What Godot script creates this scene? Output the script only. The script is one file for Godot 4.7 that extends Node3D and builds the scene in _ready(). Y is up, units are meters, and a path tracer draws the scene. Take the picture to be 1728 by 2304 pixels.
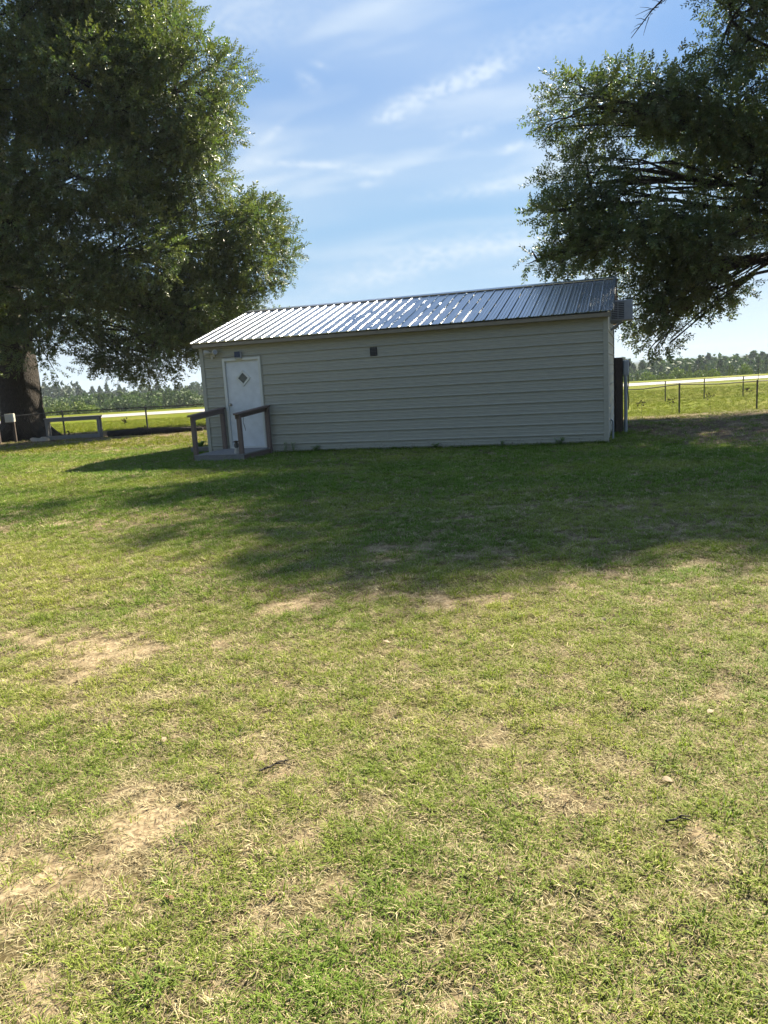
extends Node3D
# A rural yard: beige ribbed-metal shed under oaks, thin sandy lawn, chain link fence, road and pine woods behind.

const EYE := 1.578
const SUN := Vector3(0.95, 1.0, -0.9)          # towards the sun
const SHED_AT := Vector3(-4.0633, 0.0, -18.2527)
const SHED_YAW := 0.31874
const SHED_L := 9.1245
const SHED_D := 5.79
var rng := RandomNumberGenerator.new()
var used := {}
var M := {}
var n_big := FastNoiseLite.new()
var n_mid := FastNoiseLite.new()
var n_fine := FastNoiseLite.new()
# sandy bare places in the lawn: x, z, half-width, half-depth, strength
var SAND := [[-1.98, -4.55, 0.62, 0.42, 0.95], [-0.72, -5.3, 0.28, 0.2, 0.8], [-0.22, -5.72, 0.4, 0.16, 0.7], [0.02, -5.42, 0.35, 0.2, 0.7],
	[0.35, -5.05, 0.45, 0.18, 0.75], [0.62, -5.2, 0.25, 0.14, 0.6], [-0.93, -2.55, 0.2, 0.33, 0.85], [-0.7, -3.0, 0.22, 0.14, 0.55], [-0.5, -2.9, 0.14, 0.12, 0.5],
	[-4.2, -9.3, 1.2, 0.35, 0.5], [-2.6, -9.6, 1.0, 0.2, 0.4], [-5.4, -10.2, 1.2, 0.4, 0.55], [2.3, -8.9, 1.2, 0.35, 0.4], [0.1, -7.0, 0.6, 0.25, 0.6], [0.6, -6.6, 0.5, 0.2, 0.5],
	[-0.8, -3.85, 0.3, 0.12, 0.5], [1.55, -3.4, 0.2, 0.2, 0.5], [0.3, -2.35, 0.3, 0.25, 0.45], [0.55, -2.55, 0.3, 0.2, 0.45], [-1.35, -2.35, 0.25, 0.2, 0.55], [-3.4, -12.9, 1.0, 0.35, 0.6], [-1.6, -6.2, 0.5, 0.2, 0.4]]

# ---------------------------------------------------------------- helpers
func lin(r: float, g: float, b: float) -> Color:
	return Color(r, g, b)

func numbered(called: String) -> String:
	var k: int = used.get(called, 0)
	used[called] = k + 1
	return called if k == 0 else "%s_%03d" % [called, k]

func tag(o: Node, label: String, category: String, group := "", kind := "") -> void:
	if label: o.set_meta("label", label)
	if category: o.set_meta("category", category)
	if group: o.set_meta("group", group)
	if kind: o.set_meta("kind", kind)

func thing(called: String, label: String, category: String, at := Vector3.ZERO, turn := 0.0, group := "") -> Node3D:
	var o := Node3D.new()
	o.name = numbered(called)
	add_child(o)
	o.position = at
	o.rotation.y = turn
	tag(o, label, category, group)
	return o

func put(mesh: Mesh, called: String, m: Material, parent: Node = self) -> MeshInstance3D:
	var o := MeshInstance3D.new()
	o.name = numbered(called) if parent == self else called
	o.mesh = mesh
	o.material_override = m
	parent.add_child(o, true)
	return o

func build(st: SurfaceTool, called: String, m: Material, parent: Node = self) -> MeshInstance3D:
	return put(st.commit(), called, m, parent)

func mb() -> SurfaceTool:
	var st := SurfaceTool.new()
	st.begin(Mesh.PRIMITIVE_TRIANGLES)
	return st

func tri(st: SurfaceTool, a: Vector3, b: Vector3, c: Vector3) -> void:
	var n := (b - a).cross(c - a).normalized()
	for p in [a, c, b]:
		st.set_normal(n)
		st.add_vertex(p)

func quad(st: SurfaceTool, a: Vector3, b: Vector3, c: Vector3, d: Vector3) -> void:
	tri(st, a, b, c)
	tri(st, a, c, d)

func quad_out(st: SurfaceTool, a: Vector3, b: Vector3, c: Vector3, d: Vector3, mid: Vector3) -> void:
	var n := (b - a).cross(c - a)
	if n.dot((a + b + c + d) * 0.25 - mid) < 0.0:
		quad(st, a, d, c, b)
	else:
		quad(st, a, b, c, d)

func bevel(st: SurfaceTool, at: Vector3, size: Vector3, b := 0.006, basis := Basis()) -> void:
	# box with chamfered edges
	var h := size * 0.5
	b = minf(b, minf(h.x, minf(h.y, h.z)) * 0.8)
	var P := func(sx: float, sy: float, sz: float, ax: int) -> Vector3:
		var v := Vector3(sx * (h.x - b), sy * (h.y - b), sz * (h.z - b))
		v[ax] += [sx, sy, sz][ax] * b
		return at + basis * v
	for ax in 3:
		for s in [-1.0, 1.0]:
			var q := []
			for k in [[-1.0, -1.0], [1.0, -1.0], [1.0, 1.0], [-1.0, 1.0]]:
				var v := [0.0, 0.0, 0.0]
				v[ax] = s
				v[(ax + 1) % 3] = k[0]
				v[(ax + 2) % 3] = k[1]
				q.append(P.call(v[0], v[1], v[2], ax))
			quad_out(st, q[0], q[1], q[2], q[3], at)
			for t in [-1.0, 1.0]:   # edge between +-ax and +-(ax+1)
				var v0 := [0.0, 0.0, 0.0]
				v0[ax] = s
				v0[(ax + 1) % 3] = t
				v0[(ax + 2) % 3] = -1.0
				var v1 := v0.duplicate()
				v1[(ax + 2) % 3] = 1.0
				quad_out(st, P.call(v0[0], v0[1], v0[2], ax), P.call(v1[0], v1[1], v1[2], ax), P.call(v1[0], v1[1], v1[2], (ax + 1) % 3), P.call(v0[0], v0[1], v0[2], (ax + 1) % 3), at)
	for sx in [-1.0, 1.0]:
		for sy in [-1.0, 1.0]:
			for sz in [-1.0, 1.0]:
				var a: Vector3 = P.call(sx, sy, sz, 0)
				var bb: Vector3 = P.call(sx, sy, sz, 1)
				var c: Vector3 = P.call(sx, sy, sz, 2)
				if (bb - a).cross(c - a).dot((a + bb + c) / 3.0 - at) < 0.0:
					tri(st, a, c, bb)
				else:
					tri(st, a, bb, c)

func tube(st: SurfaceTool, pts: Array, radii: Array, sides := 8, cap := true, wob := 0.0) -> void:
	var rings := []
	var side := Vector3.RIGHT
	for i in pts.size():
		var dir: Vector3 = (pts[mini(i + 1, pts.size() - 1)] - pts[maxi(i - 1, 0)]).normalized()
		if absf(dir.dot(side)) > 0.95: side = Vector3.FORWARD
		side = (side - dir * side.dot(dir)).normalized()
		var up := dir.cross(side)
		var ring := []
		for k in sides:
			var a := TAU * k / sides
			var r: float = radii[i] * (1.0 + wob * sin(a * 3.0 + 1.3) * 0.6 + wob * sin(a * 5.0 + i * 0.35))
			ring.append([pts[i] + (side * cos(a) + up * sin(a)) * r, (side * cos(a) + up * sin(a))])
		rings.append(ring)
	for i in pts.size() - 1:
		for k in sides:
			var l := (k + 1) % sides
			var c := [rings[i][k], rings[i][l], rings[i + 1][l], rings[i + 1][k]]
			for v in [c[0], c[2], c[1], c[0], c[3], c[2]]:
				st.set_normal(v[1])
				st.add_vertex(v[0])
	if cap:
		for e in [0, pts.size() - 1]:
			for k in range(1, sides - 1):
				tri(st, rings[e][0][0], rings[e][k][0], rings[e][k + 1][0])

func prism(st: SurfaceTool, prof: Array, a: Vector3, b: Vector3, u: Vector3, v: Vector3, closed := false) -> void:
	# profile (Vector2: u, v) swept from a to b
	var n := prof.size()
	var mid := Vector2.ZERO
	for p in prof: mid += p / n
	for i in (n if closed else n - 1):
		var p: Vector2 = prof[i]
		var q: Vector2 = prof[(i + 1) % n]
		quad_out(st, a + u * p.x + v * p.y, b + u * p.x + v * p.y, b + u * q.x + v * q.y, a + u * q.x + v * q.y, (a + b) * 0.5 + u * mid.x + v * mid.y - (v * 10.0 if not closed else Vector3.ZERO))
	if closed:
		for e in [a, b]:
			for i in range(1, n - 1):
				var t0: Vector3 = e + u * prof[0].x + v * prof[0].y
				var t1: Vector3 = e + u * prof[i].x + v * prof[i].y
				var t2: Vector3 = e + u * prof[i + 1].x + v * prof[i + 1].y
				if (t1 - t0).cross(t2 - t0).dot(e - (a + b) * 0.5) < 0.0: tri(st, t0, t2, t1)
				else: tri(st, t0, t1, t2)

func noise_tex(size: int, freq: float, lo: Color, hi: Color, seed_: int, octaves := 4, mid: Variant = null) -> NoiseTexture2D:
	var n := FastNoiseLite.new()
	n.seed = seed_
	n.frequency = freq
	n.fractal_octaves = octaves
	n.noise_type = FastNoiseLite.TYPE_SIMPLEX_SMOOTH
	var t := NoiseTexture2D.new()
	t.width = size
	t.height = size
	t.seamless = true
	t.noise = n
	var g := Gradient.new()
	g.set_color(0, lo.linear_to_srgb())
	g.set_color(1, hi.linear_to_srgb())
	if mid != null: g.add_point(0.5, (mid as Color).linear_to_srgb())
	t.color_ramp = g
	return t

func grey(a: float) -> Color:
	return Color(a, a, a)

func mat(called: String, c: Color, rough := 0.7, metal := 0.0, tex: Texture2D = null, scale := Vector3.ONE, bump: Texture2D = null, bump_cm := 0.0) -> StandardMaterial3D:
	var m := StandardMaterial3D.new()
	m.resource_name = called
	m.albedo_color = c.linear_to_srgb()
	m.roughness = rough
	m.metallic = metal
	m.cull_mode = BaseMaterial3D.CULL_DISABLED
	if tex:
		m.albedo_texture = tex
	if tex or bump:
		m.uv1_triplanar = true
		m.uv1_scale = scale
	if bump:
		m.heightmap_enabled = true
		m.heightmap_texture = bump
		m.heightmap_scale = bump_cm
	M[called] = m
	return m

func leaf_mat(called: String, c: Color, rough: float, back: Color) -> StandardMaterial3D:
	var m := mat(called, c, rough)
	m.vertex_color_use_as_albedo = true
	m.backlight_enabled = true
	m.backlight = back.linear_to_srgb()
	return m

func ground_y(x: float, z: float) -> float:
	var t := -z
	var prof := func(k: Array) -> float:
		for i in k.size() - 1:
			if t <= k[i + 1][0]:
				var f: float = clampf((t - k[i][0]) / (k[i + 1][0] - k[i][0]), 0.0, 1.0)
				f = f * f * (3.0 - 2.0 * f) if i < 3 else f
				return lerpf(k[i][1], k[i + 1][1], f)
		return k[k.size() - 1][1]
	var r: float = prof.call([[-50.0, 0.0], [19.0, 0.0], [31.0, -0.52], [46.0, -0.74], [75.0, -0.7], [95.0, -0.72], [330.0, -12.2], [480.0, -14.0], [2000.0, -14.0]])
	var l: float = prof.call([[-50.0, 0.0], [26.0, 0.0], [32.0, -0.1], [58.0, -0.6], [75.0, -0.7], [95.0, -0.72], [330.0, -12.2], [480.0, -14.0], [2000.0, -14.0]])
	var y := lerpf(l, r, smoothstep(-4.0, 9.0, x))
	var near := 1.0 - smoothstep(40.0, 70.0, t)
	return y + near * (0.018 * n_mid.get_noise_2d(x * 0.6, z * 0.6) + 0.012 * n_fine.get_noise_2d(x, z))

func sandiness(x: float, z: float) -> float:
	var s := 0.0
	for p in SAND:
		var dx: float = (x - p[0]) / p[2]
		var dz: float = (z - p[1]) / p[3]
		var d := dx * dx + dz * dz
		if d < 4.0: s = maxf(s, 0.72 * p[4] * exp(-d * 1.1) * (1.0 + 1.5 * n_fine.get_noise_2d(x * 0.35 + 7.0, z * 0.5)))
	s += 0.42 * n_mid.get_noise_2d(x * 1.6, z * 1.6) + 0.3 * n_big.get_noise_2d(x, z) + 0.35 * n_fine.get_noise_2d(x * 0.7, z * 0.7)
	return s

func litter(x: float, z: float) -> float:
	# fallen leaves under the two oaks
	var a := smoothstep(-24.6, -27.0, z + 0.12 * x + 1.2) * smoothstep(-36.5, -34.5, z) * smoothstep(2.0, -4.5, x)
	var b := smoothstep(-12.6, -15.2, z - 0.05 * x + 1.6 * n_mid.get_noise_2d(x * 0.4, z * 0.9)) * smoothstep(-30.5, -28.4, z) * smoothstep(5.2, 6.4, x)
	return clampf(maxf(a, b) + 0.5 * n_mid.get_noise_2d(x * 0.9, z * 0.9) * maxf(a, b), 0.0, 1.0)

# ---------------------------------------------------------------- main
func _ready() -> void:
	rng.seed = 77
	n_big.seed = 3; n_big.frequency = 0.16; n_big.fractal_octaves = 3
	n_mid.seed = 8; n_mid.frequency = 0.6; n_mid.fractal_octaves = 3
	n_fine.seed = 21; n_fine.frequency = 3.2; n_fine.fractal_octaves = 3
	camera_and_light()
	materials()
	terrain()
	shed()
	porch()
	wall_fittings()
	utility_post()
	fences()
	yard_things()
	oaks()
	far_woods()
	lawn()
	fallen_leaves()

func camera_and_light() -> void:
	var cam := Camera3D.new()
	cam.name = "camera"
	cam.fov = 67.7356
	cam.near = 0.05
	cam.far = 4000.0
	cam.transform = Transform3D(Basis(Vector3(0.99825153, -0.05820981, 0.01027118), Vector3(0.05910905, 0.983065, -0.17346278), Vector3(0.0, 0.1737666, 0.98478686)), Vector3(0, EYE, 0))
	add_child(cam)
	cam.current = true
	var sun := DirectionalLight3D.new()
	sun.name = "sun"
	sun.light_energy = 1.6
	sun.light_color = Color(1.0, 0.955, 0.86)
	sun.light_angular_distance = 0.55
	sun.shadow_enabled = true
	add_child(sun)
	sun.look_at_from_position(Vector3.ZERO, -SUN, Vector3.UP)
	var env := Environment.new()
	env.background_mode = Environment.BG_SKY
	env.tonemap_mode = Environment.TONE_MAPPER_LINEAR
	env.tonemap_exposure = 3.5
	env.sdfgi_enabled = true
	env.ssao_enabled = true
	env.ssil_enabled = true
	var sky := Sky.new()
	var sm := PanoramaSkyMaterial.new()
	sm.panorama = sky_picture()
	sky.sky_material = sm
	env.sky = sky
	env.fog_enabled = true
	env.fog_density = 0.00022
	env.fog_light_color = Color(0.82, 0.86, 0.90)
	var we := WorldEnvironment.new()
	we.name = "environment"
	we.environment = env
	add_child(we)

func sky_picture() -> ImageTexture:
	var w := 2048
	var h := 1024
	var cir := FastNoiseLite.new()
	cir.seed = 12; cir.frequency = 1.0; cir.fractal_octaves = 5
	var veil := FastNoiseLite.new()
	veil.seed = 40; veil.frequency = 1.0; veil.fractal_octaves = 3
	var bytes := PackedFloat32Array()
	bytes.resize(w * h * 3)
	# thin wisps: azimuth, elevation (degrees), half-length, half-height (degrees), tilt, strength
	var wisps := [[7.4, 19.1, 2.4, 0.55, 10.0, 0.62], [9.0, 19.5, 1.2, 0.35, 14.0, 0.4], [3.6, 18.1, 1.7, 0.5, 12.0, 0.4], [2.0, 17.3, 1.3, 0.3, 2.0, 0.38], [-4.2, 14.75, 3.0, 0.17, -4.0, 0.5], [-0.6, 14.2, 1.6, 0.16, -8.0, 0.28],
		[1.5, 13.9, 0.9, 0.2, 4.0, 0.32], [0.4, 13.3, 0.7, 0.2, 6.0, 0.4], [7.6, 16.0, 1.5, 0.4, 8.0, 0.3], [10.4, 14.8, 0.7, 0.22, 16.0, 0.5], [-3.5, 19.6, 0.7, 0.4, -32.0, 0.32], [-6.3, 16.6, 1.2, 0.2, 36.0, 0.28], [-2.6, 20.5, 0.5, 0.14, -14.0, 0.3],
		[8.2, 12.4, 3.6, 0.45, 2.0, 0.34], [5.6, 8.5, 7.0, 0.8, 6.0, 0.42], [0.0, 6.8, 5.5, 0.5, 9.0, 0.34], [-9.0, 22.5, 5.0, 1.2, 8.0, 0.22], [14.0, 21.0, 5.0, 0.9, 6.0, 0.22]]
	var sd := SUN.normalized()
	for j in h:
		var el := PI * 0.5 - PI * (j + 0.5) / h
		var ed := rad_to_deg(el)
		var base: Color
		var e := maxf(ed, 0.0)
		var hor := Color(0.2334, 0.2768, 0.3040)
		var low := Color(0.1085, 0.1765, 0.2524)
		var mid := Color(0.0695, 0.1275, 0.2307)
		var top := Color(0.0325, 0.0678, 0.1628)
		if e < 9.0: base = hor.lerp(low, smoothstep(0.0, 1.0, e / 9.0))
		elif e < 20.0: base = low.lerp(mid, smoothstep(0.0, 1.0, (e - 9.0) / 11.0))
		else: base = mid.lerp(top, smoothstep(0.0, 1.0, minf((e - 20.0) / 55.0, 1.0)))
		var ce := cos(el)
		var se := sin(el)
		for i in w:
			var c := base
			if ed > -1.0:
				var az := TAU * (i + 0.5) / w
				var dx := sin(az) * ce
				var dz := -cos(az) * ce
				var k := 1.0 / (maxf(se, 0.0) + 0.16)
				var px := dx * k
				var pz := dz * k
				var a := cir.get_noise_2d((px * 0.94 + pz * 0.34) * 1.1, (pz * 0.94 - px * 0.34) * 3.4)
				var b := veil.get_noise_2d(px * 0.5 + 9.0, pz * 1.1)
				var cl := clampf(a * 1.1 + 0.05, 0.0, 1.0) * clampf(b * 1.6 + 0.35, 0.0, 1.0) * 0.75 + clampf(b * 0.8 + 0.30, 0.0, 0.6) * 0.46
				var azd := rad_to_deg(az)
				if azd > 180.0: azd -= 360.0
				if absf(azd) < 24.0 and ed < 28.0:
					for q in wisps:
						var ux: float = (azd - q[0]) * ce
						var uy: float = ed - q[1]
						var t: float = deg_to_rad(q[4])
						var lx: float = (ux * cos(t) + uy * sin(t)) / q[2]
						var ly: float = (uy * cos(t) - ux * sin(t)) / q[3]
						var g := lx * lx + ly * ly
						if g < 5.0:
							cl += q[5] * exp(-g * 0.9) * clampf(0.75 + 1.3 * cir.get_noise_2d(azd * 0.9 + ed * 0.5, ed * 3.6 - azd * 0.8), 0.0, 1.4)
				cl = clampf(cl, 0.0, 0.8) * smoothstep(-1.0, 2.0, ed)
				var glow := maxf(0.0, dx * sd.x + se * sd.y + dz * sd.z)
				glow = glow * glow
				c = c.lerp(Color(0.23, 0.262, 0.29), cl)
				c = c * (1.0 + 0.18 * glow * glow)
			else:
				c = Color(0.08, 0.085, 0.055)
			var o := (j * w + i) * 3
			bytes[o] = c.r
			bytes[o + 1] = c.g
			bytes[o + 2] = c.b
	var im := Image.create_from_data(w, h, false, Image.FORMAT_RGBF, bytes.to_byte_array())
	return ImageTexture.create_from_image(im)

func materials() -> void:
	var grain := noise_tex(512, 0.05, grey(0.62), grey(1.12), 5, 5)
	var grain_h := noise_tex(512, 0.06, grey(0.0), grey(1.0), 6, 5)
	var soft := noise_tex(512, 0.012, grey(0.82), grey(1.0), 11, 4)
	var blotch := noise_tex(512, 0.02, grey(0.55), grey(1.1), 14, 5)
	var g := mat("ground", Color(1, 1, 1), 0.95, 0.0, noise_tex(1024, 0.04, Color(0.34, 0.31, 0.29), Color(1.75, 1.7, 1.6), 31, 5), Vector3.ONE * 0.8, grain_h, 0.4)
	g.vertex_color_use_as_albedo = true
	g.uv1_world_triplanar = true
	mat("road", lin(0.44, 0.42, 0.385), 0.9, 0.0, grain, Vector3.ONE * 0.3)
	mat("siding", lin(0.36, 0.355, 0.30), 0.5, 0.0, noise_tex(512, 0.02, Color(0.80, 0.81, 0.82), Color(1.02, 1.0, 0.97), 17, 5), Vector3(0.35, 3.0, 0.35), soft, 0.25)
	mat("trim", lin(0.24, 0.21, 0.165), 0.5, 0.0, soft, Vector3.ONE * 0.7)
	mat("roof", lin(0.50, 0.515, 0.55), 0.27, 0.86, noise_tex(512, 0.05, grey(0.72), grey(1.05), 23, 5), Vector3(3.0, 0.6, 0.6), noise_tex(256, 0.02, grey(0.0), grey(1.0), 29, 3), 0.08)
	mat("door", lin(0.66, 0.68, 0.70), 0.45, 0.0, soft, Vector3.ONE * 0.6)
	mat("door_edge", lin(0.58, 0.58, 0.54), 0.5)
	mat("soil_speck", lin(0.11, 0.10, 0.075), 0.9)
	mat("glass", lin(0.02, 0.03, 0.02), 0.06)
	mat("brass", lin(0.45, 0.42, 0.36), 0.3, 0.9)
	mat("solar", lin(0.010, 0.018, 0.05), 0.35)
	mat("black", lin(0.02, 0.02, 0.022), 0.55)
	mat("cream", lin(0.45, 0.42, 0.34), 0.45)
	mat("ac_case", lin(0.30, 0.315, 0.34), 0.5, 0.0, soft, Vector3.ONE)
	mat("ac_dark", lin(0.06, 0.06, 0.065), 0.6)
	for k in [["wood_x", Vector3(0.9, 14, 14)], ["wood_y", Vector3(14, 0.9, 14)], ["wood_z", Vector3(14, 14, 0.9)]]:
		mat(k[0], lin(0.205, 0.150, 0.125), 0.85, 0.0, blotch, k[1], grain_h, 0.4)
	for k in [["grey_wood_x", Vector3(0.9, 14, 14)], ["grey_wood_y", Vector3(14, 0.9, 14)]]:
		mat(k[0], lin(0.25, 0.24, 0.225), 0.88, 0.0, blotch, k[1], grain_h, 0.4)
	mat("old_wood", lin(0.085, 0.062, 0.048), 0.9, 0.0, blotch, Vector3(12, 0.8, 12), grain_h, 0.6)
	mat("pvc", lin(0.30, 0.33, 0.36), 0.5, 0.0, soft, Vector3.ONE)
	mat("meter", lin(0.33, 0.36, 0.39), 0.45, 0.2, soft, Vector3.ONE)
	mat("galv", lin(0.10, 0.095, 0.09), 0.6, 0.3)
	mat("wire", lin(0.07, 0.068, 0.065), 0.55, 0.4)
	mat("bark", lin(0.052, 0.042, 0.035), 0.95, 0.0, noise_tex(512, 0.03, grey(0.35), grey(1.3), 44, 5), Vector3(1.6, 0.35, 1.6), noise_tex(512, 0.03, grey(0.0), grey(1.0), 44, 5), 9.0)
	mat("pale_stone", lin(0.50, 0.47, 0.42), 0.9, 0.0, grain, Vector3.ONE * 2.0)
	mat("dead_leaf", lin(0.17, 0.085, 0.045), 0.8)
	mat("pale_leaf", lin(0.26, 0.20, 0.125), 0.85)
	leaf_mat("oak_leaf", Color(1, 1, 1), 0.40, Color(0.66, 0.76, 0.34)).metallic_specular = 0.58
	leaf_mat("pine_leaf", Color(1, 1, 1), 0.65, Color(0.25, 0.3, 0.12))
	leaf_mat("grass", Color(1, 1, 1), 0.7, Color(0.5, 0.6, 0.14)).metallic_specular = 0.25
	mat("straw", Color(1, 1, 1), 0.85).vertex_color_use_as_albedo = true
	M.straw.metallic_specular = 0.2
	M.ground.metallic_specular = 0.15

# ---------------------------------------------------------------- setting
func axis(fine0: float, fine1: float, step: float, ends: Array, grow: float) -> Array:
	var a := []
	var v := fine0
	while v <= fine1 + 1e-4:
		a.append(v)
		v += step
	for e in ends:
		var d := step
		v = fine1 if e > fine1 else fine0
		while absf(v - e) > 1.0:
			d *= grow
			v = move_toward(v, e, d)
			a.append(v)
	a.sort()
	return a

func ground_color(x: float, z: float) -> Color:
	var s := sandiness(x, z)
	var sand := Color(0.345, 0.275, 0.18)
	var thatch := Color(0.135, 0.108, 0.060)
	var soil := Color(0.070, 0.053, 0.036)
	var green := Color(0.085, 0.105, 0.022)
	var f := n_fine.get_noise_2d(x * 1.7 + 40.0, z * 1.7)
	var c := thatch.lerp(soil, clampf(0.35 + f * 1.6, 0.0, 0.8))
	c = c.lerp(green, clampf(0.35 - s * 0.8, 0.0, 0.7))
	c = c.lerp(sand, smoothstep(0.22, 0.62, s * 0.8 + 0.8 * f + 0.55 * n_fine.get_noise_2d(x * 3.1, z * 3.1 + 70.0)))
	var l := litter(x, z)
	if l > 0.0:
		var br := Color(0.10, 0.07, 0.05).lerp(Color(0.21, 0.155, 0.115), clampf(0.4 + 1.5 * n_fine.get_noise_2d(x, z * 2.0), 0.0, 1.0))
		c = c.lerp(br, l)
	var far := smoothstep(24.0, 31.0, -z) * (1.0 - l)
	if far > 0.0:
		var dry := clampf(0.4 + 0.9 * n_big.get_noise_2d(x * 0.8, z * 0.8) + 0.8 * n_mid.get_noise_2d(x * 0.3, z * 0.9), 0.0, 1.0)
		c = c.lerp(Color(0.15, 0.195, 0.014).lerp(Color(0.23, 0.21, 0.05), dry * 0.7), far)
	return c

func terrain() -> void:
	var xs := axis(-4.0, 4.0, 0.05, [-900.0, 900.0], 1.06)
	var zs := axis(-7.5, -1.1, 0.05, [-1100.0, 250.0], 1.035)
	var st := mb()
	for z in zs:
		for x in xs:
			st.set_color(ground_color(x, z))
			st.add_vertex(Vector3(x, ground_y(x, z), z))
	var w := xs.size()
	for j in zs.size() - 1:
		for i in w - 1:
			var a := j * w + i
			for k in [a, a + 1, a + w, a + 1, a + w + 1, a + w]:
				st.add_index(k)
	st.generate_normals()
	var o := build(st, "ground", M.ground)
	tag(o, "", "", "", "structure")
	# pale road running across behind the fences
	st = mb()
	var rx := []
	for i in 61: rx.append(-300.0 + i * 10.0)
	var zz := [-74.6, -77.0, -79.5, -82.0, -85.0]
	for j in zz.size() - 1:
		for i in rx.size() - 1:
			var q := []
			for k in [[i, j], [i + 1, j], [i + 1, j + 1], [i, j + 1]]:
				var px: float = rx[k[0]]
				var pz: float = zz[k[1]] - px * 0.02
				q.append(Vector3(px, ground_y(px, pz) + 0.03, pz))
			quad_out(st, q[0], q[1], q[2], q[3], q[0] - Vector3.UP)
	o = build(st, "road", M.road)
	tag(o, "", "", "", "structure")

func shed() -> void:
	var s := thing("metal_shed", "long beige ribbed metal shed with grey metal roof standing on the lawn", "shed", SHED_AT, -SHED_YAW)
	var L := SHED_L
	var D := SHED_D
	var wall_top := 2.5
	var rib0 := 0.2026
	var pitch := 0.2286
	var door := [0.585, 1.505, 2.18]
	var hw := 2.896
	var eave_z := 0.183
	var eave_y := 2.598
	var ridge_y := 3.507
	var slope := (ridge_y - eave_y) / (hw + eave_z)
	# walls: each sheet a panel, each standing rib a piece of its own
	var sheet_y := [-0.06, rib0 + 2 * pitch, rib0 + 6 * pitch, wall_top]
	var sides := [
		{"o": Vector3(0, 0, 0), "u": Vector3.RIGHT, "n": Vector3.BACK, "len": L, "door": true, "gable": false},
		{"o": Vector3(L, 0, 0), "u": Vector3.FORWARD, "n": Vector3.RIGHT, "len": D, "door": false, "gable": true},
		{"o": Vector3(0, 0, -D), "u": Vector3.BACK, "n": Vector3.LEFT, "len": D, "door": false, "gable": true},
		{"o": Vector3(L, 0, -D), "u": Vector3.LEFT, "n": Vector3.FORWARD, "len": L, "door": false, "gable": false}]
	for sd in sides:
		var ys := sheet_y.duplicate()
		if sd.gable: ys.append(3.44)
		for k in ys.size() - 1:
			var y0: float = ys[k]
			var y1: float = ys[k + 1]
			var st := mb()
			var spans := [[0.0, sd.len, y0, y1]]
			if sd.door:
				if y1 <= door[2] + 0.03: spans = [[0.0, door[0], y0, y1], [door[1], sd.len, y0, y1]]
				else: spans = [[0.0, door[0], y0, y1], [door[1], sd.len, y0, y1], [door[0], door[1], maxf(y0, door[2]), y1]]
			for sp in spans:
				# little ridges pressed between the standing ribs
				var prof := []
				var yy: float = sp[2]
				prof.append(Vector2(yy, 0.0))
				for r in 24:
					for q in [0.36, 0.66]:
						var yc: float = rib0 + (r - 1 + q) * pitch
						if yc > sp[2] + 0.02 and yc < sp[3] - 0.02:
							prof.append_array([Vector2(yc - 0.013, 0.0), Vector2(yc - 0.005, 0.0035), Vector2(yc + 0.005, 0.0035), Vector2(yc + 0.013, 0.0)])
				prof.append(Vector2(sp[3], 0.0))
				for i in prof.size() - 1:
					var a: Vector2 = prof[i]
					var b: Vector2 = prof[i + 1]
					var e := [[sp[0], sp[1]], [sp[0], sp[1]]]
					if sd.gable and y0 >= wall_top - 0.01:
						for m in 2:
							var yv: float = [a.x, b.x][m]
							var ins: float = clampf((yv - wall_top) / (3.44 - wall_top), 0.0, 1.0) * (D * 0.5)
							e[m] = [ins, sd.len - ins]
					var P := func(along: float, v: Vector2) -> Vector3: return sd.o + sd.u * along + Vector3.UP * v.x + sd.n * v.y
					quad_out(st, P.call(e[0][0], a), P.call(e[0][1], a), P.call(e[1][1], b), P.call(e[1][0], b), sd.o + sd.u * sd.len * 0.5 + Vector3.UP * a.x - sd.n * 3.0)
			var panel := build(st, "wall_panel", M.siding, s)
			for r in 16:
				var yr := rib0 + r * pitch
				if yr < y0 - 0.001 or yr >= y1 - 0.02: continue
				var segs := [[0.04, sd.len - 0.04]]
				if sd.door and yr < door[2] + 0.06: segs = [[0.04, door[0] - 0.045], [door[1] + 0.045, sd.len - 0.04]]
				if sd.gable and yr > wall_top:
					var ins := (yr + 0.03 - wall_top) / (3.44 - wall_top) * D * 0.5
					if ins > D * 0.5 - 0.15: continue
					segs = [[ins, sd.len - ins]]
				for sg in segs:
					var rt := mb()
					prism(rt, [Vector2(yr - 0.017, -0.001), Vector2(yr - 0.010, 0.021), Vector2(yr + 0.007, 0.021), Vector2(yr + 0.019, -0.001)], sd.o + sd.u * sg[0], sd.o + sd.u * sg[1], Vector3.UP, sd.n, true)
					build(rt, "rib", M.siding, panel)
	# corner and eave trims
	for c in [[0.0, 0.0], [L, 0.0], [0.0, -D], [L, -D]]:
		var st := mb()
		var ox := 0.0 if c[0] < 1.0 else -1.0
		var oz := -1.0 if c[1] > -1.0 else 0.0
		var gx := -1.0 if c[0] < 1.0 else 1.0
		var gz := 1.0 if c[1] > -1.0 else -1.0
		bevel(st, Vector3(c[0] - gx * 0.035 + gx * 0.012, wall_top * 0.5 - 0.03, c[1] + gz * 0.012), Vector3(0.095, wall_top + 0.06, 0.024), 0.004)
		bevel(st, Vector3(c[0] + gx * 0.0135, wall_top * 0.5 - 0.03, c[1] - gz * 0.045), Vector3(0.022, wall_top + 0.06, 0.085), 0.004)
		build(st, "corner_trim", M.siding, s)
	var rx0 := -0.139
	var rx1 := rx0 + 41 * pitch
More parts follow.
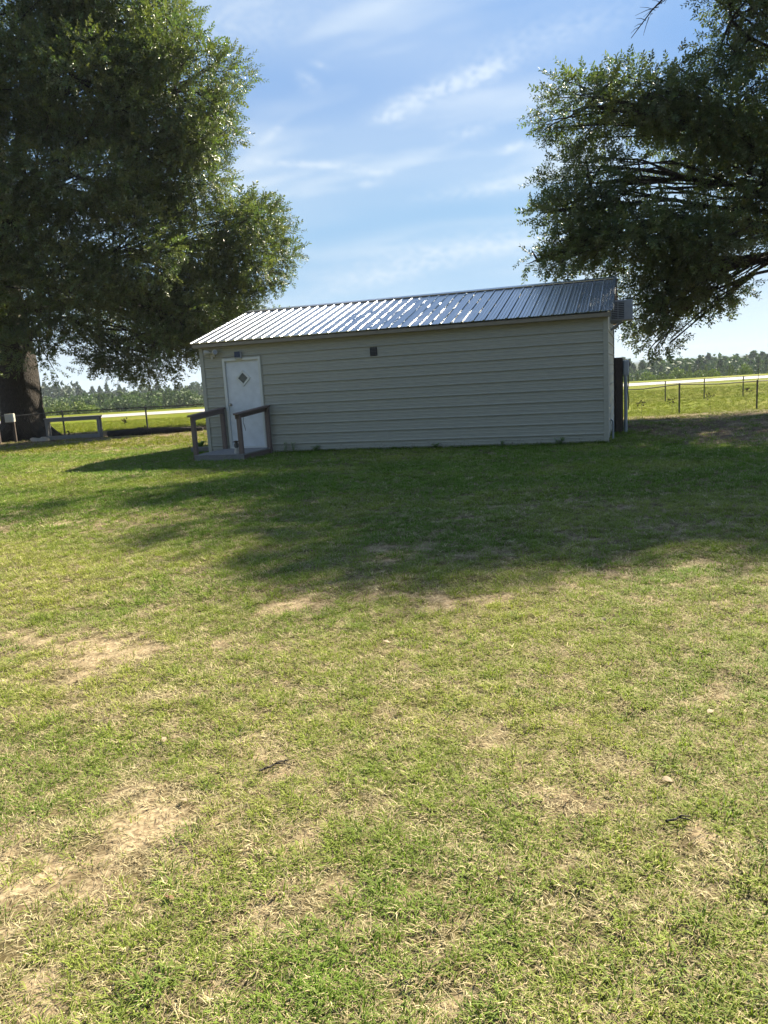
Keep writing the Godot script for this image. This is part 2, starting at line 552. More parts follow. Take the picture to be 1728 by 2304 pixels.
	for gz in [1.0, -1.0]:
		var zc := 0.0 if gz > 0 else -D
		var st := mb()
		bevel(st, Vector3((rx0 + rx1) * 0.5, 2.53, zc + gz * 0.085), Vector3(rx1 - rx0 - 0.06, 0.085, 0.14), 0.006)
		build(st, "eave_trim", M.trim, s)
	# base rail along the ground
	for gz in [1.0, -1.0]:
		var st := mb()
		bevel(st, Vector3(L * 0.5, 0.005, (0.0 if gz > 0 else -D) + gz * -0.02), Vector3(L - 0.1, 0.14, 0.03), 0.003)
		build(st, "base_rail", M.trim, s)
	# roof: sheets of four ribs each, both slopes
	for gz in [1.0, -1.0]:
		var ez := eave_z if gz > 0 else -D - eave_z
		var E := func(x: float, f: float, up: float) -> Vector3:   # f: 0 eave, 1 ridge
			var z := lerpf(ez, -hw, f)
			var y := lerpf(eave_y, ridge_y, f)
			var nn := Vector3(0, 1, gz * slope).normalized()
			return Vector3(x, y, z) + nn * up
		var k := 0
		while k < 41:
			var cnt := mini(4, 41 - k)
			var st := mb()
			var pts := []
			for i in cnt:
				var xr := rx0 + (k + i) * pitch
				pts.append(Vector2(xr, 0.0))
				for q in [0.36, 0.66]:
					var xc: float = xr + q * pitch
					pts.append_array([Vector2(xc - 0.013, 0.0), Vector2(xc - 0.005, 0.0035), Vector2(xc + 0.005, 0.0035), Vector2(xc + 0.013, 0.0)])
			pts.append(Vector2(rx0 + (k + cnt) * pitch, 0.0))
			for i in pts.size() - 1:
				quad_out(st, E.call(pts[i].x, 0.0, pts[i].y), E.call(pts[i + 1].x, 0.0, pts[i + 1].y), E.call(pts[i + 1].x, 1.0, pts[i + 1].y), E.call(pts[i].x, 1.0, pts[i].y), Vector3(4.5, 0, -hw))
			# underside
			quad_out(st, E.call(pts[0].x, 0.0, -0.012), E.call(pts[-1].x, 0.0, -0.012), E.call(pts[-1].x, 1.0, -0.012), E.call(pts[0].x, 1.0, -0.012), Vector3(4.5, 9, -hw))
			quad_out(st, E.call(pts[0].x, 0.0, -0.012), E.call(pts[-1].x, 0.0, -0.012), E.call(pts[-1].x, 0.0, 0.0), E.call(pts[0].x, 0.0, 0.0), Vector3(4.5, 2.5, -hw))
			var panel := build(st, "roof_panel", M.roof, s)
			for i in (cnt + 1 if k + cnt == 41 else cnt):
				var xr := rx0 + (k + i) * pitch
				var rt := mb()
				var pr := [[-0.030, -0.001], [-0.012, 0.019], [0.012, 0.019], [0.030, -0.001]]
				for m in 3:
					quad_out(rt, E.call(xr + pr[m][0], -0.004, pr[m][1]), E.call(xr + pr[m + 1][0], -0.004, pr[m + 1][1]), E.call(xr + pr[m + 1][0], 0.985, pr[m + 1][1]), E.call(xr + pr[m][0], 0.985, pr[m][1]), E.call(xr, 0.5, -1.0))
				quad_out(rt, E.call(xr - 0.030, -0.004, -0.001), E.call(xr - 0.012, -0.004, 0.019), E.call(xr + 0.012, -0.004, 0.019), E.call(xr + 0.030, -0.004, -0.001), E.call(xr, 0.5, 0.0))
				build(rt, "rib", M.roof, panel)
			k += cnt
		# rake trim on both gable ends
		for gx in [0, 1]:
			var rt := mb()
			var x: float = rx1 if gx else rx0
			var o := 0.012 if gx else -0.012
			quad_out(rt, E.call(x + o, -0.004, 0.024), E.call(x + o, 1.0, 0.024), E.call(x + o, 1.0, -0.085), E.call(x + o, -0.004, -0.085), Vector3(4.5, 3, -hw))
			quad_out(rt, E.call(x + o, -0.004, 0.024), E.call(x + o, 1.0, 0.024), E.call(x - o * 3.0, 1.0, 0.024), E.call(x - o * 3.0, -0.004, 0.024), Vector3(4.5, 0, -hw))
			build(rt, "rake_trim", M.roof, s)
	var rc := mb()
	for gz in [1.0, -1.0]:
		var nn := Vector3(0, 1, gz * slope).normalized()
		var dn := Vector3(0, -slope, gz).normalized()
		var a := Vector3(rx0 + 0.02, ridge_y + 0.034, -hw)
		var b := Vector3(rx1 - 0.02, ridge_y + 0.034, -hw)
		quad_out(rc, a, b, b + dn * 0.17, a + dn * 0.17, a - nn)
		quad_out(rc, a + dn * 0.17, b + dn * 0.17, b + dn * 0.172 - nn * 0.018, a + dn * 0.172 - nn * 0.018, a - dn)
		tri(rc, a, a + dn * 0.17, Vector3(rx0 + 0.02, ridge_y - 0.03, -hw))
		tri(rc, b, b + dn * 0.17, Vector3(rx1 - 0.02, ridge_y - 0.03, -hw))
	build(rc, "ridge_cap", M.roof, s)
	# door
	var dm := mb()
	bevel(dm, Vector3((door[0] + door[1]) * 0.5, 1.165, -0.03), Vector3(door[1] - door[0] - 0.075, 1.985, 0.045), 0.004)
	var dr := build(dm, "door", M.door, s)
	for f in [[Vector3(door[0] + 0.004, 1.165, 0.0), Vector3(0.06, 2.09, 0.075)], [Vector3(door[1] - 0.004, 1.165, 0.0), Vector3(0.06, 2.09, 0.075)], [Vector3((door[0] + door[1]) * 0.5, door[2] - 0.002, 0.0), Vector3(door[1] - door[0] - 0.05, 0.06, 0.073)], [Vector3((door[0] + door[1]) * 0.5, 0.148, 0.0), Vector3(door[1] - door[0] - 0.05, 0.045, 0.073)]]:
		var fm := mb()
		bevel(fm, f[0], f[1], 0.005)
		build(fm, "door_frame", M.door_edge, s)
	var jm := mb()   # beige channel round the door opening
	bevel(jm, Vector3(door[0] - 0.036, 1.17, 0.012), Vector3(0.022, 2.12, 0.026), 0.003)
	bevel(jm, Vector3(door[1] + 0.036, 1.17, 0.012), Vector3(0.022, 2.12, 0.026), 0.003)
	bevel(jm, Vector3((door[0] + door[1]) * 0.5, door[2] + 0.042, 0.012), Vector3(door[1] - door[0] + 0.09, 0.022, 0.026), 0.003)
	build(jm, "door_trim", M.siding, s)
	# diamond light in the door
	var dc := Vector3(1.05, 1.745, -0.006)
	var wm := mb()
	var ro := 0.185
	var ri := 0.125
	var dirs := [Vector3.UP, Vector3.RIGHT, Vector3.DOWN, Vector3.LEFT]
	for i in 4:
		var u: Vector3 = dirs[i]
		var v: Vector3 = dirs[(i + 1) % 4]
		var f := Vector3(0, 0, 0.02)
		quad_out(wm, dc + u * ro + f, dc + v * ro + f, dc + v * ri + f, dc + u * ri + f, dc - f)
		quad_out(wm, dc + u * ro + f, dc + v * ro + f, dc + v * ro * 1.03 - f * 0.4, dc + u * ro * 1.03 - f * 0.4, dc)
		quad_out(wm, dc + u * ri + f, dc + v * ri + f, dc + v * ri - f * 0.3, dc + u * ri - f * 0.3, dc + (u + v) * 2.0)
	build(wm, "window_trim", M.door_edge, dr)
	wm = mb()
	quad_out(wm, dc + dirs[0] * ri, dc + dirs[1] * ri, dc + dirs[2] * ri, dc + dirs[3] * ri, dc - Vector3.BACK)
	build(wm, "pane", M.glass, dr)
	var kb := mb()
	var kp := Vector3(0.672, 1.15, -0.008)
	tube(kb, [kp, kp + Vector3(0, 0, 0.008), kp + Vector3(0, 0, 0.0085), kp + Vector3(0, 0, 0.035), kp + Vector3(0, 0, 0.04), kp + Vector3(0, 0, 0.055), kp + Vector3(0, 0, 0.068)], [0.034, 0.033, 0.013, 0.012, 0.024, 0.029, 0.016], 12)
	build(kb, "door_knob", M.brass, dr)
	# dark vent high on the wall, and a patched rectangle low down
	var vm := mb()
	bevel(vm, Vector3(4.26, 2.135, 0.012), Vector3(0.155, 0.185, 0.03), 0.004)
	var vent := build(vm, "vent", M.black, s)
	for i in 5:
		var sl := mb()
		bevel(sl, Vector3(4.26, 2.07 + i * 0.033, 0.031), Vector3(0.13, 0.006, 0.014), 0.002, Basis(Vector3.RIGHT, 0.5))
		build(sl, "slat", M.ac_dark, vent)
	var pm := mb()
	bevel(pm, Vector3(4.333, 0.31, 0.004), Vector3(0.285, 0.185, 0.006), 0.002)
	build(pm, "wall_patch", M.siding, s)
	# soil and clippings splashed on the lowest course
	var ms := mb()
	for i in 750:
		var px := rng.randf_range(0.1, L - 0.1)
		if px > 0.5 and px < 1.6: continue
		var clump := 0.5 + 0.9 * n_mid.get_noise_2d(px * 2.0, 3.0)
		var py := 0.02 + 0.17 * rng.randf() * rng.randf() * clampf(clump * 1.6, 0.15, 1.4)
		var sz := rng.randf_range(0.003, 0.012)
		var c := Vector3(px, py, 0.0055)
		var an := rng.randf() * TAU
		for m in 3:
			var a0 := an + m * 2.1
			var a1 := an + m * 2.1 + 2.1
			tri(ms, c, c + Vector3(cos(a0) * sz * 1.6, sin(a0) * sz, 0) * rng.randf_range(0.6, 1.2), c + Vector3(cos(a1) * sz * 1.6, sin(a1) * sz, 0) * rng.randf_range(0.6, 1.2))
	build(ms, "soil_splash", M.soil_speck, s).set_meta("kind", "stuff")

func to_shed(p: Vector3) -> Vector3:
	return SHED_AT + Basis(Vector3.UP, -SHED_YAW) * p

func porch() -> void:
	var s := thing("wooden_stoop", "low weathered wooden stoop with two handrails at the white shed door", "stoop", SHED_AT, -SHED_YAW)
	var x0 := 0.44
	var x1 := 1.66
	for i in 10:
		var st := mb()
		var z := 0.112 + i * 0.138
		bevel(st, Vector3((x0 + x1) * 0.5 + rng.randf_range(-0.006, 0.006), 0.118 + rng.randf_range(-0.002, 0.002), z), Vector3(x1 - x0, 0.034, 0.130), 0.005)
		build(st, "deck_board", M.grey_wood_x, s)
	for x in [x0 + 0.045, (x0 + x1) * 0.5, x1 - 0.045]:
		var st := mb()
		bevel(st, Vector3(x, 0.03, 0.73), Vector3(0.04, 0.13, 1.30), 0.004)
		build(st, "joist", M.wood_z, s)
	for zf in [[0.06, 0.02], [1.397, 0.02]]:
		var st := mb()
		bevel(st, Vector3((x0 + x1) * 0.5, 0.03, zf[0]), Vector3(x1 - x0 - 0.02, 0.13, 0.036), 0.004)
		build(st, "rim_board", M.grey_wood_x, s)
	for side in [-1.0, 1.0]:
		var x: float = x0 - 0.05 if side < 0 else x1 + 0.05
		var fx: float = 0.46 if side < 0 else 1.585
		var hb := 1.06
		var hf := 0.965
		var bx: float = 0.475 if side < 0 else 1.635
		for e in [[bx, 0.10, hb], [fx, 1.36, hf]]:
			var st := mb()
			bevel(st, Vector3(e[0], e[2] * 0.5 - 0.06, e[1]), Vector3(0.088, e[2] + 0.12, 0.088), 0.007, Basis(Vector3.UP, rng.randf_range(-0.03, 0.03)))
			build(st, "post", M.wood_y, s)
		var a := Vector3(bx, hb + 0.022, 0.04)
		var b := Vector3(fx - 0.01, hf + 0.022, 1.47)
		var dirv := (b - a).normalized()
		var bs := Basis(dirv.cross(Vector3.UP).normalized() * -1.0, Vector3.UP, dirv)
		bs.y = bs.z.cross(bs.x)
		var st2 := mb()
		bevel(st2, (a + b) * 0.5, Vector3(0.135, 0.04, (b - a).length()), 0.006, bs)
		build(st2, "handrail", M.wood_z, s)
		st2 = mb()
		bevel(st2, (a + b) * 0.5 - bs.y * 0.065 + bs.x * 0.03 * -side, Vector3(0.036, 0.088, (b - a).length() - 0.06), 0.005, bs)
		build(st2, "rail_board", M.wood_z, s)
	# a cord hanging from the right handrail
	var c := mb()
	var p := Vector3(1.60, 0.90, 1.18)
	tube(c, [p, p + Vector3(-0.01, -0.10, 0.01), p + Vector3(0.012, -0.2, 0.0), p + Vector3(0.03, -0.26, 0.01), p + Vector3(0.02, -0.29, 0.0)], [0.006, 0.006, 0.007, 0.006, 0.005], 6)
	var cord := build(c, "hanging_cord", M.black, self)
	cord.transform = Transform3D(Basis(Vector3.UP, -SHED_YAW), SHED_AT)
	tag(cord, "short black cord hanging from the stoop's handrail", "cord")
	# small ornament on the boards beside the front post
	var o := thing("garden_ornament", "small grey figure standing on the stoop beside the handrail post", "ornament", to_shed(Vector3(1.42, 0.136, 1.27)), -SHED_YAW)
	var om := mb()
	tube(om, [Vector3(0, 0, 0), Vector3(0, 0.02, 0), Vector3(0, 0.07, 0), Vector3(0, 0.12, 0)], [0.06, 0.065, 0.05, 0.04], 10)
	build(om, "base", M.pale_stone, o)
	om = mb()
	tube(om, [Vector3(0, 0.12, 0), Vector3(0, 0.16, 0.005), Vector3(0, 0.20, 0), Vector3(0, 0.235, 0)], [0.038, 0.055, 0.05, 0.03], 10)
	build(om, "body", M.galv, o)
	om = mb()
	tube(om, [Vector3(0, 0.235, 0), Vector3(0, 0.245, 0), Vector3(0, 0.255, 0), Vector3(0, 0.275, 0)], [0.03, 0.075, 0.07, 0.02], 10)
	build(om, "cap", M.old_wood, o)

func wall_fittings() -> void:
	# twin flood light by the corner
	var f := thing("security_light", "cream twin-headed floodlight under the shed eave by the corner", "floodlight", to_shed(Vector3(0.33, 2.33, 0.0)), -SHED_YAW)
	var st := mb()
	bevel(st, Vector3(0, -0.02, 0.022), Vector3(0.11, 0.11, 0.044), 0.012)
	build(st, "base", M.cream, f)
	for s in [-1.0, 1.0]:
		st = mb()
		var a := Vector3(s * 0.02, 0.03, 0.05)
		var d := Vector3(s * 0.72, 0.05, 0.62).normalized()
		tube(st, [a, a + d * 0.045, a + d * 0.07, a + d * 0.15, a + d * 0.165], [0.02, 0.025, 0.052, 0.062, 0.058], 14)
		var head := build(st, "lamp_head", M.cream, f)
		st = mb()
		tube(st, [a + d * 0.166, a + d * 0.169], [0.05, 0.05], 14)
		build(st, "lens", M.ac_case, head)
	st = mb()
	tube(st, [Vector3(0, -0.055, 0.03), Vector3(0, -0.075, 0.05), Vector3(0, -0.1, 0.06), Vector3(0, -0.115, 0.06)], [0.02, 0.026, 0.026, 0.012], 10)
	build(st, "sensor", M.cream, f)
	# small solar lamp over the door
	var l := thing("solar_light", "small solar lamp with blue-black panel mounted above the white door", "lamp", to_shed(Vector3(1.0, 2.28, 0.0)), -SHED_YAW)
	st = mb()
	bevel(st, Vector3(0.0, -0.01, 0.04), Vector3(0.17, 0.15, 0.08), 0.01)
	build(st, "housing", M.ac_case, l)
	st = mb()
	bevel(st, Vector3(-0.006, 0.006, 0.083), Vector3(0.145, 0.125, 0.008), 0.002, Basis(Vector3.RIGHT, -0.06))
	build(st, "panel", M.solar, l)
	st = mb()
	bevel(st, Vector3(0.0, -0.092, 0.05), Vector3(0.15, 0.016, 0.06), 0.003)
	build(st, "diffuser", M.cream, l)
	# window air conditioner high in the right gable
	var a := thing("air_conditioner", "grey boxy air conditioner sticking out high on the shed gable", "air conditioner", to_shed(Vector3(SHED_L, 2.535, -2.9)), -SHED_YAW)
	st = mb()
	bevel(st, Vector3(0.24, 0.225, 0.0), Vector3(0.50, 0.45, 0.62), 0.014)
	var body := build(st, "case", M.ac_case, a)
	st = mb()
	bevel(st, Vector3(0.17, 0.225, 0.309), Vector3(0.27, 0.37, 0.008), 0.002)
	build(st, "grille", M.ac_dark, body)
	for i in 9:
		st = mb()
		bevel(st, Vector3(0.17, 0.065 + i * 0.04, 0.316), Vector3(0.265, 0.012, 0.014), 0.003, Basis(Vector3.RIGHT, 0.45))
		build(st, "slat", M.ac_case, body)
	st = mb()
	bevel(st, Vector3(0.17, 0.225, 0.318), Vector3(0.016, 0.37, 0.016), 0.003)
	build(st, "slat", M.ac_case, body)
	for z in [-0.22, 0.24]:
		st = mb()
		bevel(st, Vector3(0.12, -0.02, z), Vector3(0.26, 0.035, 0.035), 0.003)
		bevel(st, Vector3(0.12, -0.105, z), Vector3(0.30, 0.03, 0.03), 0.003, Basis(Vector3.BACK, 0.62))
		build(st, "bracket", M.ac_case, a)

func utility_post() -> void:
	var g := ground_y(5.46, -17.49)
	var u := thing("utility_post", "dark wooden post with grey meter box and conduit beside the gable", "post", Vector3(5.47, g, -17.49), -0.1)
	var st := mb()
	bevel(st, Vector3(0, 0.80, 0), Vector3(0.15, 1.80, 0.15), 0.01)
	build(st, "post", M.old_wood, u)
	st = mb()
	bevel(st, Vector3(0.085, 0.86, -0.03), Vector3(0.04, 1.66, 0.14), 0.006)
	build(st, "backing_board", M.old_wood, u)
	st = mb()
	bevel(st, Vector3(0.165, 1.46, 0.0), Vector3(0.13, 0.34, 0.17), 0.012)
	var box := build(st, "meter_box", M.meter, u)
	st = mb()
	bevel(st, Vector3(0.165, 1.46, 0.09), Vector3(0.10, 0.28, 0.012), 0.004)
	build(st, "cover", M.meter, box)
	st = mb()
	tube(st, [Vector3(0.16, 1.30, 0.03), Vector3(0.16, 1.27, 0.03)], [0.048, 0.048], 14)
	tube(st, [Vector3(0.16, 1.27, 0.03), Vector3(0.165, 0.6, 0.03), Vector3(0.16, -0.1, 0.03)], [0.04, 0.04, 0.04], 14, false)
	build(st, "conduit", M.pvc, u)
	st = mb()
	bevel(st, Vector3(0.25, 1.53, -0.01), Vector3(0.05, 0.09, 0.06), 0.006)
	build(st, "bracket", M.galv, u)
	st = mb()
	tube(st, [Vector3(0.225, 1.33, -0.02), Vector3(0.235, 1.15, -0.02), Vector3(0.215, 0.95, 0.0), Vector3(0.24, 0.7, -0.01), Vector3(0.225, 0.52, 0.0)], [0.012, 0.013, 0.012, 0.013, 0.01], 7)
	build(st, "cable", M.black, u)
	# bits of pipe at the gable foot
	st = mb()
	tube(st, [Vector3(0, 0.0, 0), Vector3(0, 0.32, 0), Vector3(0.0, 0.40, 0.0), Vector3(-0.05, 0.44, 0.0)], [0.022, 0.022, 0.022, 0.022], 9)
	var pipe := build(st, "water_pipe", M.pvc)
	pipe.position = Vector3(4.88, 0.0, -15.95)
	tag(pipe, "short grey pipe rising at the foot of the shed's gable wall", "pipe")

# ---------------------------------------------------------------- fences
func chain_link(f: Node3D, tops: Array, bottoms: Array) -> void:
	# woven wire: two families of slanting wires between bottom and top lines
	var st := mb()
	var at := func(line: Array, s: float) -> Vector3:
		var k := clampf(s, 0.0, line.size() - 1.001)
		return (line[int(k)] as Vector3).lerp(line[int(k) + 1], k - int(k))
	var lens := [0.0]
	for i in tops.size() - 1: lens.append(lens[-1] + Vector2(tops[i + 1].x - tops[i].x, tops[i + 1].z - tops[i].z).length())
	var param := func(l: float) -> float:
		for i in lens.size() - 1:
			if l <= lens[i + 1]: return i + (l - lens[i]) / (lens[i + 1] - lens[i])
		return lens.size() - 1.001
	var total: float = lens[-1]
	var step := 0.075
	var r := 0.0024
	for fam in [1.0, -1.0]:
		var x := 0.0
		while x < total:
			var x2: float = x + fam * 1.0
			if x2 > 0.0 and x2 < total:
				var a: Vector3 = at.call(bottoms, param.call(x)) + Vector3(0, 0.03, 0.004 * fam)
				var b: Vector3 = at.call(tops, param.call(x2)) + Vector3(0, -0.02, 0.004 * fam)
				var d := (b - a).normalized()
				var u := d.cross(Vector3.BACK).normalized() * r
				var v := Vector3(0, 0, r)
				quad(st, a - u, b - u, b + u, a + u)
				quad(st, a - v, b - v, b + v, a + v)
			x += step
	var o := build(st, "wire_mesh", M.wire, f)
	o.set_meta("kind", "stuff")

func fences() -> void:
	# near fence runs behind the shed from oak to oak
	var f := thing("chain_link_fence", "dark chain link fence running behind the shed from oak to oak", "fence", Vector3.ZERO)
	var posts := [[-21.9, 1.04], [-18.7, 1.03], [-15.5, 1.06], [-12.3, 1.07], [-9.05, 1.05], [-5.9, 1.06], [-2.75, 1.06], [0.4, 1.06], [3.4, 1.06], [6.4, 1.06], [8.6, 1.07], [11.82, 1.14], [14.87, 1.1], [17.8, 1.02], [20.9, 1.02]]
	var tops := []
	var bots := []
	for p in posts:
		var g := ground_y(p[0], -30.1)
		var top := Vector3(p[0], g + p[1], -30.1)
		tops.append(top)
		bots.append(Vector3(p[0], g, -30.1))
		var st := mb()
		tube(st, [Vector3(p[0], g - 0.15, -30.1), top + Vector3(0, 0.02, 0), top + Vector3(0, 0.045, 0)], [0.032, 0.032, 0.016], 9)
		build(st, "post", M.galv, f)
	for i in tops.size() - 1:
		var st := mb()
		var a: Vector3 = tops[i]
		var b: Vector3 = tops[i + 1]
		var mid: Vector3 = (a + b) * 0.5 + Vector3(0, -0.012 - 0.02 * (i % 3), 0)
		if i == 10: mid = Vector3(10.4, a.y - 0.03, -30.1)
		tube(st, [a, mid, b], [0.021, 0.021, 0.021], 7)
		build(st, "top_rail", M.galv, f)
	chain_link(f, tops, bots)
	var rod := mb()
	tube(rod, [tops[12] + Vector3(0.03, -0.3, 0), tops[12] + Vector3(0.03, 0.76, 0)], [0.011, 0.009], 6)
	build(rod, "rod", M.galv, f)
	# second fence, further out in the field
	f = thing("chain_link_fence", "farther thin wire fence in the sunlit field before the road", "fence", Vector3.ZERO)
	tops = []
	bots = []
	for i in 16:
		var x := 7.55 + i * 2.23
		var g := ground_y(x, -44.0)
		var top := Vector3(x, g + 1.15, -44.0)
		tops.append(top)
		bots.append(Vector3(x, g, -44.0))
		var st := mb()
		tube(st, [Vector3(x, g - 0.15, -44.0), top, top + Vector3(0, 0.02, 0)], [0.034, 0.034, 0.02], 8)
		build(st, "post", M.galv, f)
	for i in tops.size() - 1:
		var st := mb()
		tube(st, [tops[i], tops[i + 1]], [0.016, 0.016], 6)
		build(st, "top_rail", M.galv, f)
	chain_link(f, tops, bots)
	# weeds caught in the wires
	for w in [[-9.9, 0.55], [-9.2, 0.22], [-12.0, 0.18], [10.3, 0.5], [11.5, 0.56], [13.0, 0.6], [14.4, 0.78]]:
		var st := mb()
		var g := ground_y(w[0], -30.0)
		for k in 12:
			var c := Vector3(rng.randf_range(-0.16, 0.16), rng.randf_range(-0.09, 0.09), rng.randf_range(-0.03, 0.03))
			var d := Vector3(rng.randf_range(-1, 1), rng.randf_range(-0.5, 0.8), rng.randf_range(-0.4, 0.4)).normalized() * 0.09
			var e := d.cross(Vector3(0.2, 0.3, 1)).normalized() * 0.03
			tri(st, c, c + d * 0.5 + e, c + d)
			tri(st, c, c + d, c + d * 0.5 - e)
		tube(st, [Vector3(0, -w[1], 0.01), Vector3(0.02, -w[1] * 0.5, 0.0), Vector3(0, 0.05, 0)], [0.006, 0.005, 0.003], 5)
		var o := build(st, "vine_sprig", M.old_wood)
		o.position = Vector3(w[0], g + w[1], -30.03)
		tag(o, "dark leafy sprig caught in the chain link wires behind the shed", "weed", "sprigs caught in the fence")

func yard_things() -> void:
	# plain wooden bench frame by the fence
	var gy := ground_y(-11.6, -29.4)
	var b := thing("wooden_bench", "weathered grey wooden bench frame with low stretcher beside the oak trunk", "bench", Vector3(-11.62, gy, -29.35), -0.05)
	var st := mb()
	bevel(st, Vector3(0, 0.82, 0), Vector3(2.16, 0.06, 0.30), 0.01)
	build(st, "top_board", M.grey_wood_x, b)
	st = mb()
	bevel(st, Vector3(0, 0.745, 0.12), Vector3(2.06, 0.09, 0.04), 0.006)
	build(st, "apron", M.grey_wood_x, b)
	for x in [-1.0, 1.0]:
		for z in [-0.1, 0.1]:
			st = mb()
			bevel(st, Vector3(x, 0.38, z), Vector3(0.085, 0.82, 0.085), 0.008)
			build(st, "leg", M.grey_wood_y, b)
	st = mb()
	bevel(st, Vector3(0, 0.10, 0.165), Vector3(2.1, 0.15, 0.04), 0.006)
	build(st, "stretcher", M.grey_wood_x, b)
	# metal box on a post before the trunk
	gy = ground_y(-13.6, -29.0)
	var p := thing("box_post", "pale metal box on a thin post standing before the oak trunk", "utility box", Vector3(-13.62, gy, -28.6), 0.12)
	st = mb()
	bevel(st, Vector3(0.06, 0.45, -0.06), Vector3(0.09, 1.1, 0.09), 0.008)
	build(st, "post", M.old_wood, p)
	st = mb()
	bevel(st, Vector3(0, 0.94, 0.05), Vector3(0.32, 0.31, 0.18), 0.015)
	var bx := build(st, "box", M.cream, p)
	st = mb()
	bevel(st, Vector3(0.13, 0.94, 0.145), Vector3(0.05, 0.30, 0.012), 0.004)
	build(st, "edge_strip", M.door_edge, bx)
	# dark plank bin at the left of the trunk
	gy = ground_y(-15.6, -28.2)
	var d := thing("plank_bin", "dark weathered plank bin standing at the left of the oak trunk", "bin", Vector3(-15.12, gy, -28.4), 0.06)
	for k in 12:
		st = mb()
		bevel(st, Vector3(-1.3 + k * 0.2, 0.48, 0.0), Vector3(0.185, 1.06, 0.03), 0.005)
		build(st, "plank", M.old_wood, d)
	for y in [0.25, 0.85]:
		st = mb()
		bevel(st, Vector3(-0.2, y, -0.035), Vector3(2.4, 0.09, 0.038), 0.004)
		build(st, "batten", M.old_wood, d)
	for x in [-1.4, 0.7, 1.02]:
		st = mb()
		bevel(st, Vector3(x, 0.58, -0.05), Vector3(0.1, 1.3, 0.1), 0.008)
		build(st, "post", M.old_wood, d)
	# long dark log lying before the fence
	gy = ground_y(-8.0, -28.7)
	st = mb()
	tube(st, [Vector3(-1.9, 0.13, 0), Vector3(-0.8, 0.15, 0.06), Vector3(0.4, 0.14, 0.02), Vector3(1.7, 0.12, 0.1)], [0.10, 0.13, 0.11, 0.07], 12, true, 0.09)
	var lg := build(st, "fallen_log", M.bark)
	lg.position = Vector3(-8.3, gy, -28.9)
	tag(lg, "long dark log lying in shade before the chain link fence", "log")
	st = mb()
	bevel(st, Vector3(0, 0.06, 0), Vector3(1.0, 0.13, 0.13), 0.012)
	var tb := build(st, "landscape_timber", M.grey_wood_x)
	tb.position = Vector3(-4.22, 0.0, -19.15)
	tb.rotation.y = 0.05
	tag(tb, "squared grey timber lying on the grass behind the stoop", "timber")
	# pale flat stones at the trunk
	for q in [[-13.0, -29.2, 0.26, 0.1], [-12.72, -29.15, 0.2, 0.13], [-14.9, -28.3, 0.2, 0.06], [-14.5, -28.25, 0.16, 0.06], [-14.2, -28.4, 0.14, 0.06]]:
		st = mb()
		var r: float = q[2]
		var rr := [r * 0.85, r, r * 0.8, r * 0.35]
		tube(st, [Vector3(0, -0.02, 0), Vector3(0.01, q[3] * 0.5, 0), Vector3(0.02, q[3] * 0.9, 0.01), Vector3(0.02, q[3], 0.01)], rr, 9, true, 0.12)
		var o := build(st, "flat_stone", M.pale_stone)
		o.position = Vector3(q[0], ground_y(q[0], q[1]), q[1])
		o.rotation.y = rng.randf() * TAU
		tag(o, "pale flat stone lying at the foot of the big oak", "stone", "stones round the oak trunk")
	# broad-leaved plant behind the stoop
	var pl := thing("leafy_plant", "small glossy broad-leaved plant growing behind the stoop by the corner", "plant", Vector3(-4.62, 0.0, -19.55))
	for k in 13:
		st = mb()
		var a := TAU * k / 13.0 + rng.randf_range(-0.2, 0.2)
		var dir := Vector3(cos(a), 0, sin(a))
		var ln := rng.randf_range(0.18, 0.32)
		var wdt := dir.cross(Vector3.UP) * ln * 0.26
		var a0 := Vector3.ZERO
		var a1 := dir * ln * 0.45 + Vector3.UP * ln * 0.75
		var a2 := dir * ln * 1.05 + Vector3.UP * ln * rng.randf_range(0.5, 0.9)
		tri(st, a0, a1 + wdt, a1)
		tri(st, a0, a1, a1 - wdt)
		tri(st, a1, a1 + wdt, a2)
		tri(st, a1, a2, a1 - wdt)
		build(st, "leaf", M.plant if M.has("plant") else leaf_mat2(), pl)
	# weeds along the foot of the front wall
	for w in [[2.02, 0.26, 0], [2.22, 0.24, 0], [2.75, 0.16, 1], [5.55, 0.12, 1], [7.0, 0.16, 0], [8.18, 0.16, 1]]:
		st = mb()
		var h: float = w[1]
		var nst := 5 if w[2] == 0 else 11
		for k in nst:
			var a := rng.randf() * TAU
			var lean: float = 0.25 if w[2] == 0 else 0.7
			var tip := Vector3(cos(a) * h * lean, h * rng.randf_range(0.7, 1.05), sin(a) * h * lean * 0.6)
			tube(st, [Vector3(cos(a) * 0.015, -0.02, sin(a) * 0.015), tip * 0.5 + Vector3(0, 0.01, 0), tip], [0.003, 0.0025, 0.001], 4, false)
			for m in 7:
				var t := 0.25 + m * 0.11
				var b0 := tip * t
				var an := rng.randf() * TAU
				var dd := Vector3(cos(an), rng.randf_range(0.1, 0.8), sin(an)).normalized() * 0.055
				var ee := dd.cross(Vector3.UP).normalized() * 0.013
				tri(st, b0, b0 + dd * 0.5 + ee, b0 + dd)
				tri(st, b0, b0 + dd, b0 + dd * 0.5 - ee)
		var o := build(st, "weed", M.plant)
		o.position = to_shed(Vector3(w[0], 0.0, 0.09))
		tag(o, "thin weed growing against the foot of the shed's front wall" if w[2] == 0 else "low bushy weed at the foot of the shed's front wall", "weed", "upright weeds along the wall" if w[2] == 0 else "bushy weeds along the wall")

func leaf_mat2() -> StandardMaterial3D:
	var m := mat("plant", lin(0.07, 0.12, 0.035), 0.3)
	m.backlight_enabled = true
	m.backlight = Color(0.5, 0.6, 0.3)
	return m

